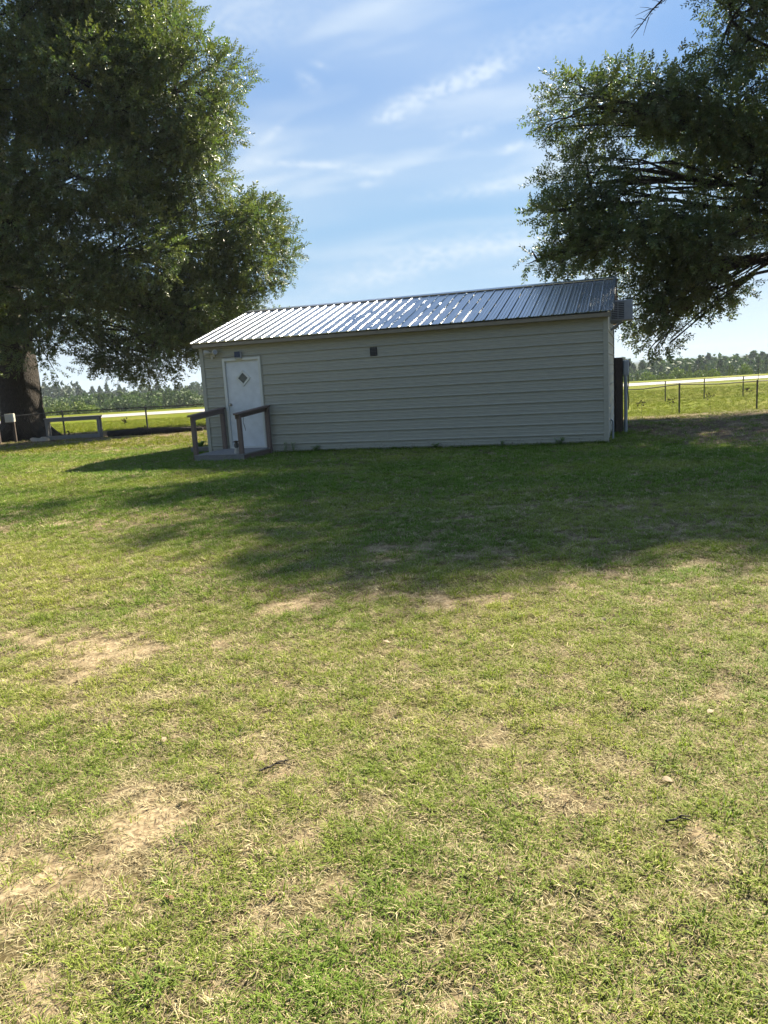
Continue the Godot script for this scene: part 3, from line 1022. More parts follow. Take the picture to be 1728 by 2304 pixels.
# ---------------------------------------------------------------- trees
func spray_mesh(seed_: int, leaves: int, spread: float, ll: float, lw: float) -> ArrayMesh:
	var r := RandomNumberGenerator.new()
	r.seed = seed_
	var st := mb()
	st.set_color(Color(0.05, 0.04, 0.03))
	var tip := Vector3(r.randf_range(-0.06, 0.06), r.randf_range(-0.06, 0.06), spread)
	var sd := Vector3(0.006, 0, 0)
	tri(st, -sd, sd, tip)
	for k in leaves:
		var t := float(k) / leaves
		var base := tip * (0.15 + 0.85 * t)
		var an := k * 2.4 + r.randf_range(-0.6, 0.6)
		var d := (Vector3(cos(an), sin(an) * 0.75, 0.55 + r.randf_range(-0.3, 0.8))).normalized()
		var ln := ll * r.randf_range(0.7, 1.25)
		var n := Vector3(r.randf_range(-0.7, 0.7), 1.0, r.randf_range(-0.7, 0.7)).normalized()
		var s := d.cross(n).normalized() * lw * 0.5 * r.randf_range(0.8, 1.2)
		var up := s.cross(d).normalized() * lw * 0.16
		var m := base + d * ln * 0.58
		st.set_color(Color(1, 1, 1) * r.randf_range(0.75, 1.25))
		tri(st, base, m + s + up, base + d * ln)
		tri(st, base, base + d * ln, m - s + up)
	return st.commit()

# how far towards the yard's front the crown's shadow reaches: shadow x -> shadow z
const REACH := [[-12.0, -13.4], [-8.0, -12.0], [-5.6, -10.2], [-3.7, -8.0], [-1.6, -7.7], [-0.9, -8.0], [-0.5, -6.5], [-0.2, -5.4], [0.6, -5.5], [1.4, -5.7], [2.2, -6.4], [2.6, -6.7], [2.9, -5.6], [4.0, -4.8], [30.0, -4.4]]

func too_far(p: Vector3, cr: float) -> bool:
	var sx := p.x - SUN.x * p.y
	var sz := p.z - SUN.z * p.y
	if sz > -14.6 and fmod(absf(p.x * 7.31 + p.z * 3.77 + p.y * 5.13), 1.0) < (0.58 if sx < -0.5 else 0.08): return true
	for i in REACH.size() - 1:
		if sx <= REACH[i + 1][0]:
			return sz + cr * 0.75 > lerpf(REACH[i][1], REACH[i + 1][1], clampf((sx - REACH[i][0]) / (REACH[i + 1][0] - REACH[i][0]), 0.0, 1.0))
	return false

func oak(called: String, label: String, base: Vector3, trunk: Array, radii: Array, lobes: Array, seed_: int, tint: Color, leaf_scale: float, group: String, limited := false) -> Node3D:
	var r := RandomNumberGenerator.new()
	r.seed = seed_
	var o := thing(called, label, "tree", base, 0.0, group)
	var st := mb()
	var tp := []
	for p in trunk: tp.append(p - base)
	tube(st, tp, radii, 26, true, 0.055)
	# root flare
	for k in 7:
		var a := TAU * k / 7.0 + r.randf_range(-0.3, 0.3)
		var d := Vector3(cos(a), 0, sin(a))
		var rr: float = radii[0]
		tube(st, [d * rr * 0.35 + Vector3(0, 1.0, 0), d * rr * 0.85 + Vector3(0, 0.42, 0), d * rr * 1.35 + Vector3(0, 0.06, 0), d * rr * 1.8 + Vector3(0, -0.15, 0)], [rr * 0.2, rr * 0.28, rr * 0.22, rr * 0.12], 8)
	build(st, "trunk", M.bark, o)
	var places: Array[Transform3D] = []
	var tints: Array[Color] = []
	var twigs := mb()
	for lb in lobes:
		var c: Vector3 = lb.c - base
		var rad: Vector3 = lb.r
		# limb from the trunk to the lobe
		var up: float = clampf(maxf(c.y * 0.62, minf(5.0, tp[-1].y * 0.4)), tp[1].y, tp[-1].y)
		var root := Vector3.ZERO
		for i in tp.size() - 1:
			if up <= tp[i + 1].y or i == tp.size() - 2:
				root = (tp[i] as Vector3).lerp(tp[i + 1], clampf((up - tp[i].y) / maxf(tp[i + 1].y - tp[i].y, 0.01), 0.0, 1.0))
				break
		var span := c - root
		var l := mb()
		var pts := []
		var rs := []
		var r0: float = clampf(span.length() * 0.02, 0.05, 0.28) * (0.5 if c.y < 7.5 else 1.0)
		for i in 7:
			var t := i / 6.0
			var p := root + span * t + Vector3(0, sin(t * PI) * span.length() * 0.09, 0) + Vector3(r.randf_range(-1, 1), r.randf_range(-0.5, 0.5), r.randf_range(-1, 1)) * 0.25 * (1.0 if i > 0 and i < 6 else 0.0)
			pts.append(p)
			rs.append(r0 * (1.0 - 0.72 * t))
		tube(l, pts, rs, 8, true, 0.03)
		build(l, "limb", M.bark, o)
		for k in int(lb.n * 1.0):
			var u := Vector3(r.randfn(), r.randfn(), r.randfn()).normalized()
			var f := pow(r.randf(), 0.2) * 0.98
			var cc := c + u * f * rad
			var cr: float = lb.cr * r.randf_range(0.65, 1.25)
			if limited and too_far(cc + base, cr): continue
			# branch to this clump
			var from: Vector3 = pts[clampi(int(3 + r.randf() * 4.0), 3, 6)]
			var m := from.lerp(cc, 0.5) + Vector3(r.randf_range(-0.3, 0.3), r.randf_range(0.0, 0.4), r.randf_range(-0.3, 0.3))
			tube(twigs, [from, m, cc, cc + u * cr * 0.5], [0.045, 0.03, 0.017, 0.006], 5, false)
			var cnt := int(lb.d * cr * cr * (0.92 if limited else 1.0))
			var shade := r.randf_range(0.8, 1.2)
			for q in cnt:
				var v := Vector3(r.randfn(), r.randfn(), r.randfn()).normalized()
				var ff := pow(r.randf(), 0.45)
				var pos := cc + v * ff * cr * Vector3(1.0, 0.62, 1.0)
				var dir := (v + u * 0.5 + Vector3(r.randf_range(-0.5, 0.5), r.randf_range(-0.6, 0.35), r.randf_range(-0.5, 0.5))).normalized()
				var bx := Basis.looking_at(-dir, Vector3.UP if absf(dir.y) < 0.95 else Vector3.RIGHT).rotated(dir, r.randf_range(-0.7, 0.7))
				var sc := leaf_scale * r.randf_range(0.7, 1.3)
				places.append(Transform3D(bx.scaled(Vector3.ONE * sc), pos))
				var g := shade * r.randf_range(0.8, 1.2)
				tints.append(Color(tint.r * g * r.randf_range(0.85, 1.2), tint.g * g, tint.b * g * r.randf_range(0.7, 1.2)))
	build(twigs, "branches", M.bark, o).set_meta("kind", "stuff")
	var per := places.size() / 3 + 1
	for v in 3:
		var mm := MultiMesh.new()
		mm.transform_format = MultiMesh.TRANSFORM_3D
		mm.use_colors = true
		mm.mesh = spray_mesh(seed_ * 10 + v, 13, 0.36, 0.105, 0.045)
		var n := mini(per, places.size() - v * per)
		mm.instance_count = n
		for i in n:
			mm.set_instance_transform(i, places[v * per + i])
			mm.set_instance_color(i, tints[v * per + i])
		var mi := MultiMeshInstance3D.new()
		mi.name = "foliage"
		mi.multimesh = mm
		mi.material_override = M.oak_leaf
		mi.set_meta("kind", "stuff")
		o.add_child(mi, true)
	print(called, " sprays ", places.size())
	return o

func lobe(x: float, y: float, z: float, rx: float, ry: float, rz: float, n: int, cr := 1.0, d := 84.0) -> Dictionary:
	return {"c": Vector3(x, y, z), "r": Vector3(rx, ry, rz), "n": n, "cr": cr, "d": d}

func oaks() -> void:
	var base := Vector3(-14.55, ground_y(-14.55, -31.6), -31.6)
	oak("oak_tree", "huge spreading oak with thick dark trunk by the wooden bench", base,
		[base + Vector3(0, -0.2, 0), base + Vector3(0, 1.2, 0), base + Vector3(0.05, 3.0, 0), base + Vector3(-0.1, 6.0, 0.1), base + Vector3(0.1, 10.0, 0), base + Vector3(0.2, 14.0, -0.2), base + Vector3(0.1, 18.0, 0)], [0.95, 0.78, 0.74, 0.68, 0.52, 0.34, 0.15],
		[lobe(-6.6, 12.0, -29.5, 2.1, 2.0, 2.4, 46, 0.95), lobe(-6.9, 9.6, -29.3, 1.9, 1.4, 2.2, 34, 0.9), lobe(-8.5, 14.8, -29.5, 2.2, 2.0, 2.6, 38, 1.05), lobe(-9.5, 12.0, -27.8, 2.4, 2.4, 2.2, 38, 1.0),
		lobe(-10.0, 9.0, -27.5, 2.4, 1.8, 2.0, 32, 0.95), lobe(-12.8, 13.5, -27.5, 3.0, 3.0, 2.4, 40, 1.1), lobe(-13.5, 9.3, -26.8, 2.6, 2.0, 2.0, 22, 1.0), lobe(-16.5, 12.0, -28.0, 3.0, 4.0, 3.0, 36, 1.2), lobe(-16.8, 7.0, -28.0, 2.4, 2.4, 2.2, 20, 1.1),
		lobe(-13.6, 17.2, -28.6, 4.2, 2.2, 2.6, 26, 1.2, 40.0), lobe(-8.2, 6.6, -29.0, 2.0, 1.5, 2.2, 28, 0.9), lobe(-10.7, 5.2, -28.2, 2.0, 1.3, 1.8, 24, 0.9), lobe(-7.6, 4.4, -29.8, 1.8, 1.0, 1.8, 22, 0.8), lobe(-13.3, 5.3, -27.2, 1.8, 1.5, 1.6, 18, 0.9),
		lobe(-4.9, 7.1, -32.5, 1.8, 1.7, 2.2, 50, 0.8), lobe(-6.6, 5.0, -31.8, 1.8, 1.3, 2.0, 30, 0.85), lobe(-8.6, 3.0, -29.6, 2.2, 0.7, 1.6, 22, 0.75), lobe(-14.6, 5.0, -28.2, 2.2, 1.3, 1.2, 26, 0.9), lobe(-15.4, 7.6, -27.4, 2.4, 1.6, 1.4, 26, 0.95), lobe(-12.2, 7.2, -27.0, 2.2, 1.4, 1.6, 26, 0.95), lobe(-14.0, 11.4, -26.4, 2.4, 1.8, 1.4, 26, 1.0), lobe(-15.6, 3.4, -28.6, 1.4, 0.6, 0.8, 8, 0.7), lobe(-12.0, 3.1, -28.0, 1.5, 0.7, 1.5, 9, 0.7), lobe(-6.4, 3.2, -31.0, 1.0, 0.8, 1.2, 12, 0.7), lobe(-4.0, 3.5, -36.0, 2.4, 0.5, 2.0, 26, 0.8), lobe(-7.6, 4.7, -36.0, 2.2, 0.7, 2.0, 24, 0.85), lobe(-10.8, 4.9, -36.5, 2.2, 0.8, 2.0, 22, 0.9), lobe(-4.8, 4.0, -39.2, 2.4, 0.5, 1.8, 22, 0.8), lobe(-8.2, 5.2, -39.6, 2.2, 0.7, 1.8, 22, 0.85),
		lobe(-15.5, 12.0, -36.0, 5.0, 3.5, 2.5, 16, 1.3, 16.0), lobe(-15.5, 7.0, -36.5, 5.5, 2.5, 2.0, 12, 1.2, 20.0), lobe(-21.5, 11.0, -32.0, 3.0, 4.0, 4.0, 18, 1.4, 24.0)],
		501, Color(0.128, 0.164, 0.066), 1.15, "")
	base = Vector3(15.9, ground_y(15.9, -25.4), -25.4)
	oak("oak_tree", "dark oak with low drooping branches reaching over the shed roof", base,
		[base + Vector3(0, -0.2, 0), base + Vector3(0, 1.2, 0), base + Vector3(-0.1, 3.0, 0), base + Vector3(-0.2, 6.0, 0.1), base + Vector3(-0.1, 10.0, 0), base + Vector3(0.1, 14.0, -0.2), base + Vector3(0.1, 18.0, 0)], [0.95, 0.72, 0.66, 0.58, 0.42, 0.28, 0.12],
		[lobe(6.5, 8.9, -23.6, 1.3, 0.8, 1.5, 22, 0.65), lobe(8.3, 9.2, -24.0, 1.4, 0.7, 1.6, 24, 0.7), lobe(10.9, 11.2, -24.2, 1.1, 1.4, 1.8, 28, 0.75), lobe(10.2, 8.6, -24.5, 1.6, 1.2, 2.0, 36, 0.8), lobe(11.8, 7.0, -24.5, 1.4, 2.0, 2.0, 38, 0.85),
		lobe(6.7, 6.9, -24.0, 1.2, 0.9, 1.5, 24, 0.65), lobe(6.1, 4.9, -24.2, 0.9, 0.5, 1.4, 20, 0.5), lobe(5.1, 4.75, -24.0, 0.4, 0.25, 0.6, 5, 0.35), lobe(7.7, 5.3, -24.0, 1.3, 0.9, 1.6, 34, 0.7), lobe(10.2, 5.0, -24.3, 1.4, 0.9, 1.8, 36, 0.75),
		lobe(8.6, 3.4, -24.6, 1.1, 0.8, 1.3, 32, 0.55), lobe(8.9, 2.3, -24.8, 0.6, 0.4, 0.8, 11, 0.38), lobe(10.5, 3.7, -24.8, 1.1, 0.5, 1.3, 24, 0.55), lobe(5.9, 6.0, -23.8, 0.7, 0.5, 1.0, 11, 0.5), lobe(9.2, 6.7, -25.0, 1.2, 0.8, 1.6, 4, 0.5),
		lobe(15.5, 5.5, -22.5, 3.0, 2.2, 2.4, 22, 1.2, 60.0), lobe(16.0, 9.5, -23.5, 3.0, 2.6, 3.6, 40, 1.3, 60.0), lobe(21.0, 9.0, -26.0, 3.5, 4.5, 4.5, 24, 1.5, 40.0), lobe(17.5, 8.0, -30.0, 3.0, 4.0, 2.5, 16, 1.4, 40.0),
		lobe(15.7, 13.6, -22.9, 3.0, 1.8, 3.0, 44, 1.15, 60.0), lobe(18.4, 15.0, -22.4, 2.6, 1.5, 2.2, 30, 1.15, 60.0), lobe(16.4, 16.4, -23.8, 2.4, 1.6, 2.2, 34, 1.1, 60.0), lobe(13.2, 14.4, -24.2, 2.6, 1.4, 3.0, 36, 1.1, 60.0),
		lobe(20.2, 16.4, -23.4, 2.4, 1.6, 2.2, 26, 1.2, 60.0), lobe(17.5, 18.0, -24.8, 2.2, 1.4, 2.0, 28, 1.1, 60.0), lobe(14.4, 17.4, -26.0, 2.4, 1.3, 2.4, 24, 0.9, 60.0), lobe(12.2, 17.6, -28.0, 2.6, 1.2, 2.4, 22, 0.62, 60.0), lobe(10.4, 16.4, -27.0, 1.8, 0.9, 2.0, 16, 0.6, 60.0), lobe(17.6, 18.6, -23.6, 2.2, 1.2, 1.8, 24, 1.0, 60.0), lobe(19.4, 17.0, -22.0, 2.4, 1.3, 1.8, 24, 1.05, 60.0), lobe(11.6, 13.6, -25.0, 2.0, 1.2, 2.4, 24, 1.0, 60.0)],
		733, Color(0.128, 0.164, 0.066), 1.05, "", true)
	# unseen trees added behind the camera to darken the shed's front and door glass
	for q in [[-22.0, 12.0, 15.0], [-13.5, 16.0, 16.0], [-5.0, 18.5, 17.0], [3.5, 18.0, 16.0], [11.5, 16.0, 17.0], [20.0, 12.5, 15.0]]:
		var b := Vector3(q[0], 0, q[1])
		var h: float = q[2]
		oak("added_yard_tree", "unseen broad oak added opposite the shed to darken its front", b, [b + Vector3(0, -0.2, 0), b + Vector3(0, 1.5, 0), b + Vector3(0, h * 0.4, 0), b + Vector3(0, h * 0.8, 0)], [0.5, 0.38, 0.3, 0.1],
			[lobe(q[0], h * 0.74, q[1], 3.8, h * 0.22, 3.8, 30, 2.1, 11.0), lobe(q[0] - 2.2, h * 0.38, q[1], 2.8, h * 0.24, 2.6, 24, 1.9, 11.0), lobe(q[0] + 2.2, h * 0.40, q[1] - 0.6, 2.8, h * 0.24, 2.6, 24, 1.9, 11.0)], 600 + int(q[0]), Color(0.128, 0.164, 0.066), 3.0, "unseen trees added opposite the shed")
	# bare twig hanging in from above
	var st := mb()
	var a := Vector3(8.5, 11.75, -24.0)
	tube(st, [a + Vector3(3.2, 2.0, 0), a + Vector3(0.9, 0.5, 0), a + Vector3(0, -0.3, 0.1), a + Vector3(-0.6, -1.0, 0.1)], [0.05, 0.035, 0.02, 0.008], 6)
	for k in 14:
		var t := 0.2 + 0.055 * k
		var p := (a + Vector3(1.2, 0.7, 0)).lerp(a + Vector3(-0.5, -0.85, 0.1), t)
		var d := Vector3(rng.randf_range(-0.9, -0.1), rng.randf_range(-0.7, 0.2), rng.randf_range(-0.4, 0.4))
		tube(st, [p, p + d * 0.4 + Vector3(0, 0.03, 0), p + d * 0.8], [0.014, 0.009, 0.004], 4)
	var tw := build(st, "dead_branch", M.bark)
	tag(tw, "bare grey dead branch hanging in the sky from the dark oak", "branch")

# ---------------------------------------------------------------- far woods
func tuft_crown(seed_: int, kind: int) -> ArrayMesh:
	# unit-height crowns of many small faces: 0 pine, 1 round leafy tree, 2 young cone pine
	var r := RandomNumberGenerator.new()
	r.seed = seed_
	var st := mb()
	var count: int = [230, 300, 230][kind]
	for k in count:
		var c: Vector3
		var sz: float
		if kind == 0:
			var t := pow(r.randf(), 0.8)
			var h := 0.42 + 0.58 * t
			var rad := 0.17 * (1.0 - pow(t, 2.4)) + 0.015
			var an := r.randf() * TAU
			var q := sqrt(r.randf())
			c = Vector3(cos(an) * rad * q, h + 0.02 * sin(an * 3.0), sin(an) * rad * q)
			sz = 0.055
		elif kind == 1:
			var u := Vector3(r.randfn(), r.randfn(), r.randfn()).normalized() * pow(r.randf(), 0.4)
			c = Vector3(u.x * 0.46, 0.52 + u.y * 0.47, u.z * 0.46) + Vector3(sin(u.y * 9.0 + seed_) * 0.04, 0, cos(u.x * 8.0) * 0.04)
			sz = 0.09
		else:
			var t2 := r.randf()
			var an2 := r.randf() * TAU
			var q2 := (0.23 * (1.0 - t2) + 0.02) * sqrt(r.randf())
			c = Vector3(cos(an2) * q2, 0.08 + 0.92 * t2, sin(an2) * q2)
			sz = 0.065
		var g := r.randf_range(0.65, 1.3)
		st.set_color(Color(g, g, g * 0.95))
		for m in 2:
			var d := Vector3(r.randf_range(-1, 1), r.randf_range(-0.3, 1.0), r.randf_range(-1, 1)).normalized() * sz * r.randf_range(0.6, 1.3)
			var e := d.cross(Vector3(r.randf_range(-1, 1), r.randf_range(-1, 1), r.randf_range(-1, 1))).normalized() * sz * 0.45
			tri(st, c - d * 0.5 - e * 0.4, c + e, c + d)
			tri(st, c - d * 0.5 - e * 0.4, c + d, c - e)
	return st.commit()

func far_woods() -> void:
	var crowns := {0: [], 1: [], 2: []}
	for k in 3:
		for v in 4: crowns[k].append(tuft_crown(900 + k * 10 + v, k))
	var trunk := mb()
	tube(trunk, [Vector3(0, -0.03, 0), Vector3(0.003, 0.5, 0), Vector3(0, 0.92, 0)], [0.014, 0.011, 0.004], 6)
	var trunk_mesh := trunk.commit()
	var mats := {}
	var shade := {"pine": Color(0.080, 0.130, 0.042), "dark": Color(0.052, 0.085, 0.036), "young": Color(0.095, 0.145, 0.038), "leafy": Color(0.16, 0.21, 0.032), "scrub": Color(0.09, 0.12, 0.032)}
	for k in shade:
		for v in 3:
			var c: Color = shade[k] * [0.86, 1.0, 1.16][v]
			var m := leaf_mat("far_%s_%d" % [k, v], c, 0.7, Color(0.3, 0.36, 0.14))
			mats["%s%d" % [k, v]] = m
	var words := {
		"pine": ["pine_tree", "slender tall pine in the wood beyond the road", "pines of the far wood"],
		"dark": ["forest_tree", "dark hazy tall tree at the back of the far wood", "trees at the back of the far wood"],
		"young": ["young_pine", "young cone-shaped pine in the plantation beyond the road", "young pines beyond the road"],
		"leafy": ["leafy_tree", "bright yellow-green leafy tree at the edge of the far wood", "bright leafy trees beyond the road"],
		"scrub": ["scrub_bush", "low green scrub bush just beyond the pale road", "scrub along the road"]}
	var one := func(kind: String, shape: int, x: float, z: float, h: float, wide: float) -> void:
		var wd: Array = words[kind]
		var tone := rng.randi() % 3
		var look: String = ["deep-toned ", "", "paler "][tone] + ("narrow " if wide < 0.95 else "wide ")
		var o := thing(wd[0], look + wd[1], "tree" if kind != "scrub" else "bush", Vector3(x, ground_y(x, z), z), rng.randf() * TAU, look + wd[2])
		o.scale = Vector3(h * wide, h, h * wide)
		put(trunk_mesh, "trunk", M.bark, o)
		put(crowns[shape][rng.randi() % 4], "crown", mats["%s%d" % [kind, tone]], o)
	# right of the shed: pine wood with bright young trees before it
	for row in 5:
		for i in 20:
			var z := -262.0 - row * 26.0 + rng.randf_range(-9, 9)
			var f := 0.27 + 0.30 * (i + rng.randf()) / 20.0
			var top := 1.5 + 0.012 * row * 26.0 * 0.15 + rng.randf_range(-2.6, 0.9) + 1.6 * row * 0.35 - 0.9
			var x := -z * f
			one.call("pine", 0 if rng.randf() < 0.7 else 1, x, z, top - ground_y(x, z), rng.randf_range(0.8, 1.5))
	for i in 34:
		var z := rng.randf_range(-160.0, -205.0)
		var f := 0.27 + 0.28 * (i + rng.randf()) / 34.0
		var x := -z * f
		one.call("leafy", 1 if rng.randf() < 0.6 else 2, x, z, (-0.7 + rng.randf_range(-1.2, 0.6)) - ground_y(x, z), rng.randf_range(0.7, 1.0))
	# left of the shed: plantation of young pines, bright bushes, dark wood behind
	for row in 4:
		for i in 22:
			var z := -185.0 - row * 17.0 + rng.randf_range(-5, 5)
			var f := -0.24 - 0.20 * (i + rng.randf()) / 22.0
			var x := -z * f
			one.call("young", 2 if rng.randf() < 0.55 else 1, x, z, 0.6 + row * 0.35 + rng.randf_range(-0.5, 0.5) - ground_y(x, z), rng.randf_range(0.8, 1.15))
	for row in 2:
		for i in 20:
			var z := -380.0 - row * 40.0 + rng.randf_range(-12, 12)
			var f := -0.22 - 0.32 * (i + rng.randf()) / 20.0
			var x := -z * f
			var hh := 4.6 + rng.randf_range(-2.2, 1.6) + (3.2 if f < -0.37 else 0.0)
			one.call("dark", 0 if rng.randf() < 0.4 else 1, x, z, hh - ground_y(x, z), rng.randf_range(0.6, 0.9))
	for i in 9:
		var z := rng.randf_range(-128.0, -150.0)
		var f := -0.362 - 0.10 * (i + rng.randf()) / 9.0
		var x := -z * f
		one.call("leafy", 1, x, z, 1.0 + rng.randf_range(-1.6, 0.3) - ground_y(x, z), rng.randf_range(1.0, 1.25))
	for i in 26:
		var z := rng.randf_range(-112.0, -124.0)
		var f := -0.23 - 0.28 * (i + rng.randf()) / 26.0
		var x := -z * f
		one.call("scrub", 1, x, z, -0.95 + rng.randf_range(-0.3, 0.25) - ground_y(x, z), rng.randf_range(1.0, 1.6))

# ---------------------------------------------------------------- lawn
func blade(st: SurfaceTool, r: RandomNumberGenerator, root: Vector3, an: float, ln: float, w: float, rise: float, col: Color) -> void:
	var d := Vector3(cos(an), 0, sin(an))
	var s := Vector3(-sin(an), 0, cos(an)) * w * 0.5
	var p1 := root + d * ln * 0.4 * (1.0 - rise * 0.55) + Vector3.UP * ln * 0.5 * rise
	var p2 := root + d * ln * (1.0 - rise * 0.35) + Vector3.UP * ln * rise * 0.62
	st.set_color(col)
	tri(st, root - s, p1 - s * 0.9, p1 + s * 0.9)
	tri(st, root - s, p1 + s * 0.9, root + s)
	tri(st, p1 - s * 0.9, p2, p1 + s * 0.9)

func tuft_mesh(seed_: int, blades: int, spread: float, ln: float, w: float, rise0: float, rise1: float, dry: float) -> ArrayMesh:
	var r := RandomNumberGenerator.new()
	r.seed = seed_
	var st := mb()
	for k in blades:
		var a := r.randf() * TAU
		var rr := sqrt(r.randf()) * spread
		var col := Color(1, 1, 1) * r.randf_range(0.75, 1.2)
		if r.randf() < dry: col = Color(1.7, 1.35, 1.9) * r.randf_range(0.8, 1.1)
		blade(st, r, Vector3(cos(a) * rr, -0.004, sin(a) * rr), a + r.randf_range(-1.2, 1.2), ln * r.randf_range(0.5, 1.2), w * r.randf_range(0.7, 1.2), r.randf_range(rise0, rise1), col)
	return st.commit()

func inside_shed(x: float, z: float) -> bool:
	var q := Basis(Vector3.UP, SHED_YAW) * (Vector3(x, 0, z) - SHED_AT)
	return (q.x > -0.03 and q.x < SHED_L + 0.03 and q.z < 0.03 and q.z > -SHED_D - 0.03) or (q.x > 0.42 and q.x < 1.68 and q.z < 1.42 and q.z > 0.0)

func lawn() -> void:
	var r := RandomNumberGenerator.new()
	r.seed = 4242
	var green := [tuft_mesh(1, 13, 0.035, 0.072, 0.0052, 0.4, 1.1, 0.18), tuft_mesh(2, 16, 0.05, 0.058, 0.0046, 0.25, 0.95, 0.22), tuft_mesh(3, 11, 0.03, 0.09, 0.005, 0.3, 1.05, 0.12), tuft_mesh(4, 18, 0.06, 0.048, 0.0042, 0.2, 0.8, 0.3)]
	var dry := [tuft_mesh(11, 13, 0.07, 0.075, 0.0038, 0.02, 0.4, 0.0), tuft_mesh(12, 17, 0.09, 0.06, 0.0034, 0.04, 0.55, 0.0)]
	var gp := [[], [], [], []]
	var gc := [[], [], [], []]
	var dp := [[], []]
	var dc := [[], []]
	# bands: z from, z to, tufts per square metre, size
	var bands := [[-1.25, -3.2, 2500.0, 0.6], [-3.2, -5.5, 1750.0, 0.68], [-5.5, -9.0, 950.0, 0.82], [-9.0, -14.0, 420.0, 1.1], [-14.0, -21.0, 200.0, 1.35], [-21.0, -34.0, 60.0, 1.8], [-34.0, -62.0, 16.0, 2.6]]
	for b in bands:
		var zf: float = b[1]
		var half: float = -zf * 0.56 + 0.7
		var area: float = 2.0 * half * (b[0] - b[1])
		for i in int(area * b[2]):
			var x := r.randf_range(-half, half)
			var z := r.randf_range(b[1], b[0])
			if absf(x) > -z * 0.57 + 0.6: continue
			if z < -14.0 and inside_shed(x, z): continue
			var s := sandiness(x, z)
			var l := litter(x, z) if z < -12.0 else 0.0
			var f := n_fine.get_noise_2d(x * 0.9 + 11.0, z * 0.9)
			var cover := clampf(0.47 + 0.15 * smoothstep(4.0, 8.0, -z) - smoothstep(0.05, 0.6, s) * 0.55 + f * 0.55, 0.03, 0.9) * (1.0 - 0.88 * l)
			if z < -8.0: cover = lerpf(cover, maxf(cover, 0.82), 0.75 * smoothstep(8.0, 12.0, -z) * (1.0 - l))
			var y := ground_y(x, z)
			var sc: float = b[3] * r.randf_range(0.65, 1.3)
			var bs := Basis(Vector3.UP, r.randf() * TAU).rotated(Vector3(r.randf_range(-1, 1), 0, r.randf_range(-1, 1)).normalized(), r.randf_range(0.0, 0.25)).scaled(Vector3.ONE * sc)
			if r.randf() < cover:
				var lush := clampf(0.5 + 0.75 * n_big.get_noise_2d(x * 1.3 + 50.0, z * 1.3) + 0.6 * n_mid.get_noise_2d(x * 0.7, z * 0.7 + 30.0) - s * 0.3 + 0.35 * smoothstep(6.0, 11.0, -z), 0.0, 1.0)
				var c := Color(0.325, 0.345, 0.085).lerp(Color(0.145, 0.235, 0.034), lush)
				if z < -22.0: c = Color(0.17, 0.215, 0.013).lerp(Color(0.24, 0.235, 0.04), r.randf())
				c *= r.randf_range(0.75, 1.25)
				var v := r.randi() % 4
				gp[v].append(Transform3D(bs, Vector3(x, y, z)))
				gc[v].append(c)
			if r.randf() < 0.74 - 0.5 * smoothstep(0.3, 0.75, s) - 0.25 * smoothstep(7.0, 12.0, -z) and z > -30.0:
				var c := Color(0.55, 0.475, 0.27).lerp(Color(0.24, 0.18, 0.105), r.randf()) * r.randf_range(0.7, 1.2)
				var v := r.randi() % 2
				dp[v].append(Transform3D(bs, Vector3(x, y, z)))
				dc[v].append(c)
	for i in 200:   # coarse darker bunches among the turf
		var z := -1.3 - 9.0 * pow(r.randf(), 1.5)
		var x := r.randf_range(-1.0, 1.0) * (-z * 0.55 + 0.3)
		if sandiness(x, z) > 0.35: continue
		for k in 3:
			var v := 2 if k else 0
			var q := Vector3(x + r.randf_range(-0.03, 0.03), 0, z + r.randf_range(-0.03, 0.03))
			gp[v].append(Transform3D(Basis(Vector3.UP, r.randf() * TAU).scaled(Vector3.ONE * r.randf_range(0.65, 1.05)), Vector3(q.x, ground_y(q.x, q.z), q.z)))
			gc[v].append(Color(0.165, 0.225, 0.05) * r.randf_range(0.75, 1.3))
	for i in 900:   # uncut grass along the wall foot
		var lx := r.randf_range(0.0, SHED_L + 0.3)
		if lx > 0.4 and lx < 1.7: continue
		var q := to_shed(Vector3(lx, 0.0, 0.04 + 0.16 * r.randf() * r.randf()))
		var v := r.randi() % 3
		gp[v].append(Transform3D(Basis(Vector3.UP, r.randf() * TAU).scaled(Vector3(1.0, 1.3, 1.0) * r.randf_range(0.7, 1.7)), Vector3(q.x, ground_y(q.x, q.z), q.z)))
		gc[v].append(Color(0.17, 0.20, 0.045).lerp(Color(0.12, 0.19, 0.03), r.randf()) * r.randf_range(0.7, 1.2))
	var total := 0
	for v in 6:
		var P: Array = gp[v] if v < 4 else dp[v - 4]
		var C: Array = gc[v] if v < 4 else dc[v - 4]
		var mm := MultiMesh.new()
		mm.transform_format = MultiMesh.TRANSFORM_3D
		mm.use_colors = true
		mm.mesh = green[v] if v < 4 else dry[v - 4]
		mm.instance_count = P.size()
		total += P.size()
		for i in P.size():
			mm.set_instance_transform(i, P[i])
			mm.set_instance_color(i, C[i])
		var mi := MultiMeshInstance3D.new()
		mi.name = numbered("lawn_grass" if v < 4 else "dry_thatch")
		mi.multimesh = mm
		mi.material_override = M.grass if v < 4 else M.straw
		tag(mi, "short patchy green grass covering the sandy yard" if v < 4 else "dry straw-coloured thatch lying between the green grass", "grass", "", "stuff")
		add_child(mi)
	print("tufts ", total)

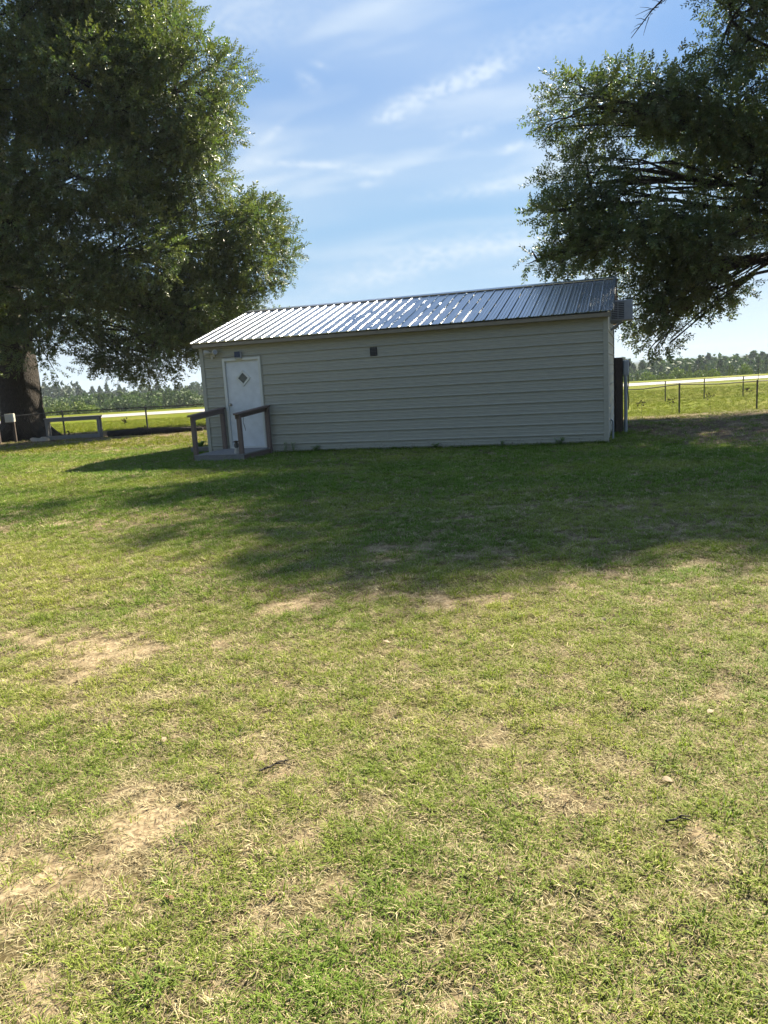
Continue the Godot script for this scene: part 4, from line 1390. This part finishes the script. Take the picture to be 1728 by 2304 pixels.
func fallen_leaves() -> void:
	var r := RandomNumberGenerator.new()
	r.seed = 91
	var shapes := []
	for v in 3:
		var st := mb()
		var curl := 0.012 + 0.008 * v
		var pts := []
		for i in 5:
			var t := i / 4.0
			var w: float = [0.002, 0.017, 0.022, 0.015, 0.001][i]
			pts.append([Vector3(-0.045 + 0.09 * t, curl * 4.0 * t * (1.0 - t) + 0.004, -w), Vector3(-0.045 + 0.09 * t, curl * 1.2 * sin(t * PI) + 0.001, 0), Vector3(-0.045 + 0.09 * t, curl * 4.4 * t * (1.0 - t) + 0.006, w)])
		for i in 4:
			for k in 2:
				quad(st, pts[i][k], pts[i + 1][k], pts[i + 1][k + 1], pts[i][k + 1])
		shapes.append(st.commit())
	for i in 16:
		var z := -1.5 - 9.0 * pow(r.randf(), 1.3)
		var x := r.randf_range(-1.0, 1.0) * (-z * 0.52 + 0.2)
		var pale := r.randf() < 0.55
		var o := put(shapes[i % 3], "fallen_leaf", M.pale_leaf if pale else M.dead_leaf)
		o.position = Vector3(x, ground_y(x, z) + 0.014, z)
		o.rotation = Vector3(r.randf_range(-0.5, 0.5), r.randf() * TAU, r.randf_range(-0.5, 0.5))
		o.scale = Vector3(1.0, 0.4, 1.0) * r.randf_range(0.4, 0.65)
		tag(o, "pale dry curled leaf lying on the short grass" if pale else "reddish-brown curled dead leaf lying on the short grass", "leaf", "pale leaves on the lawn" if pale else "brown leaves on the lawn")
	for q in [[-0.52, -2.95, 0.7, 0.07], [0.95, -2.4, 0.3, 0.05]]:
		var st := mb()
		var l: float = q[3]
		tube(st, [Vector3(-l, 0, 0), Vector3(-l * 0.3, 0.004, 0.006), Vector3(l * 0.4, 0.003, -0.006), Vector3(l, 0.0, 0.004)], [0.0045, 0.004, 0.0035, 0.002], 6)
		tube(st, [Vector3(l * 0.1, 0.003, 0), Vector3(l * 0.45, 0.01, 0.03), Vector3(l * 0.6, 0.006, 0.05)], [0.003, 0.0022, 0.001], 5)
		var o := build(st, "twig", M.bark)
		o.position = Vector3(q[0], ground_y(q[0], q[1]) + 0.018, q[1])
		o.rotation = Vector3(0.03, q[2], -0.04)
		tag(o, "thin forked dark twig lying in the short grass", "twig", "twigs on the lawn")
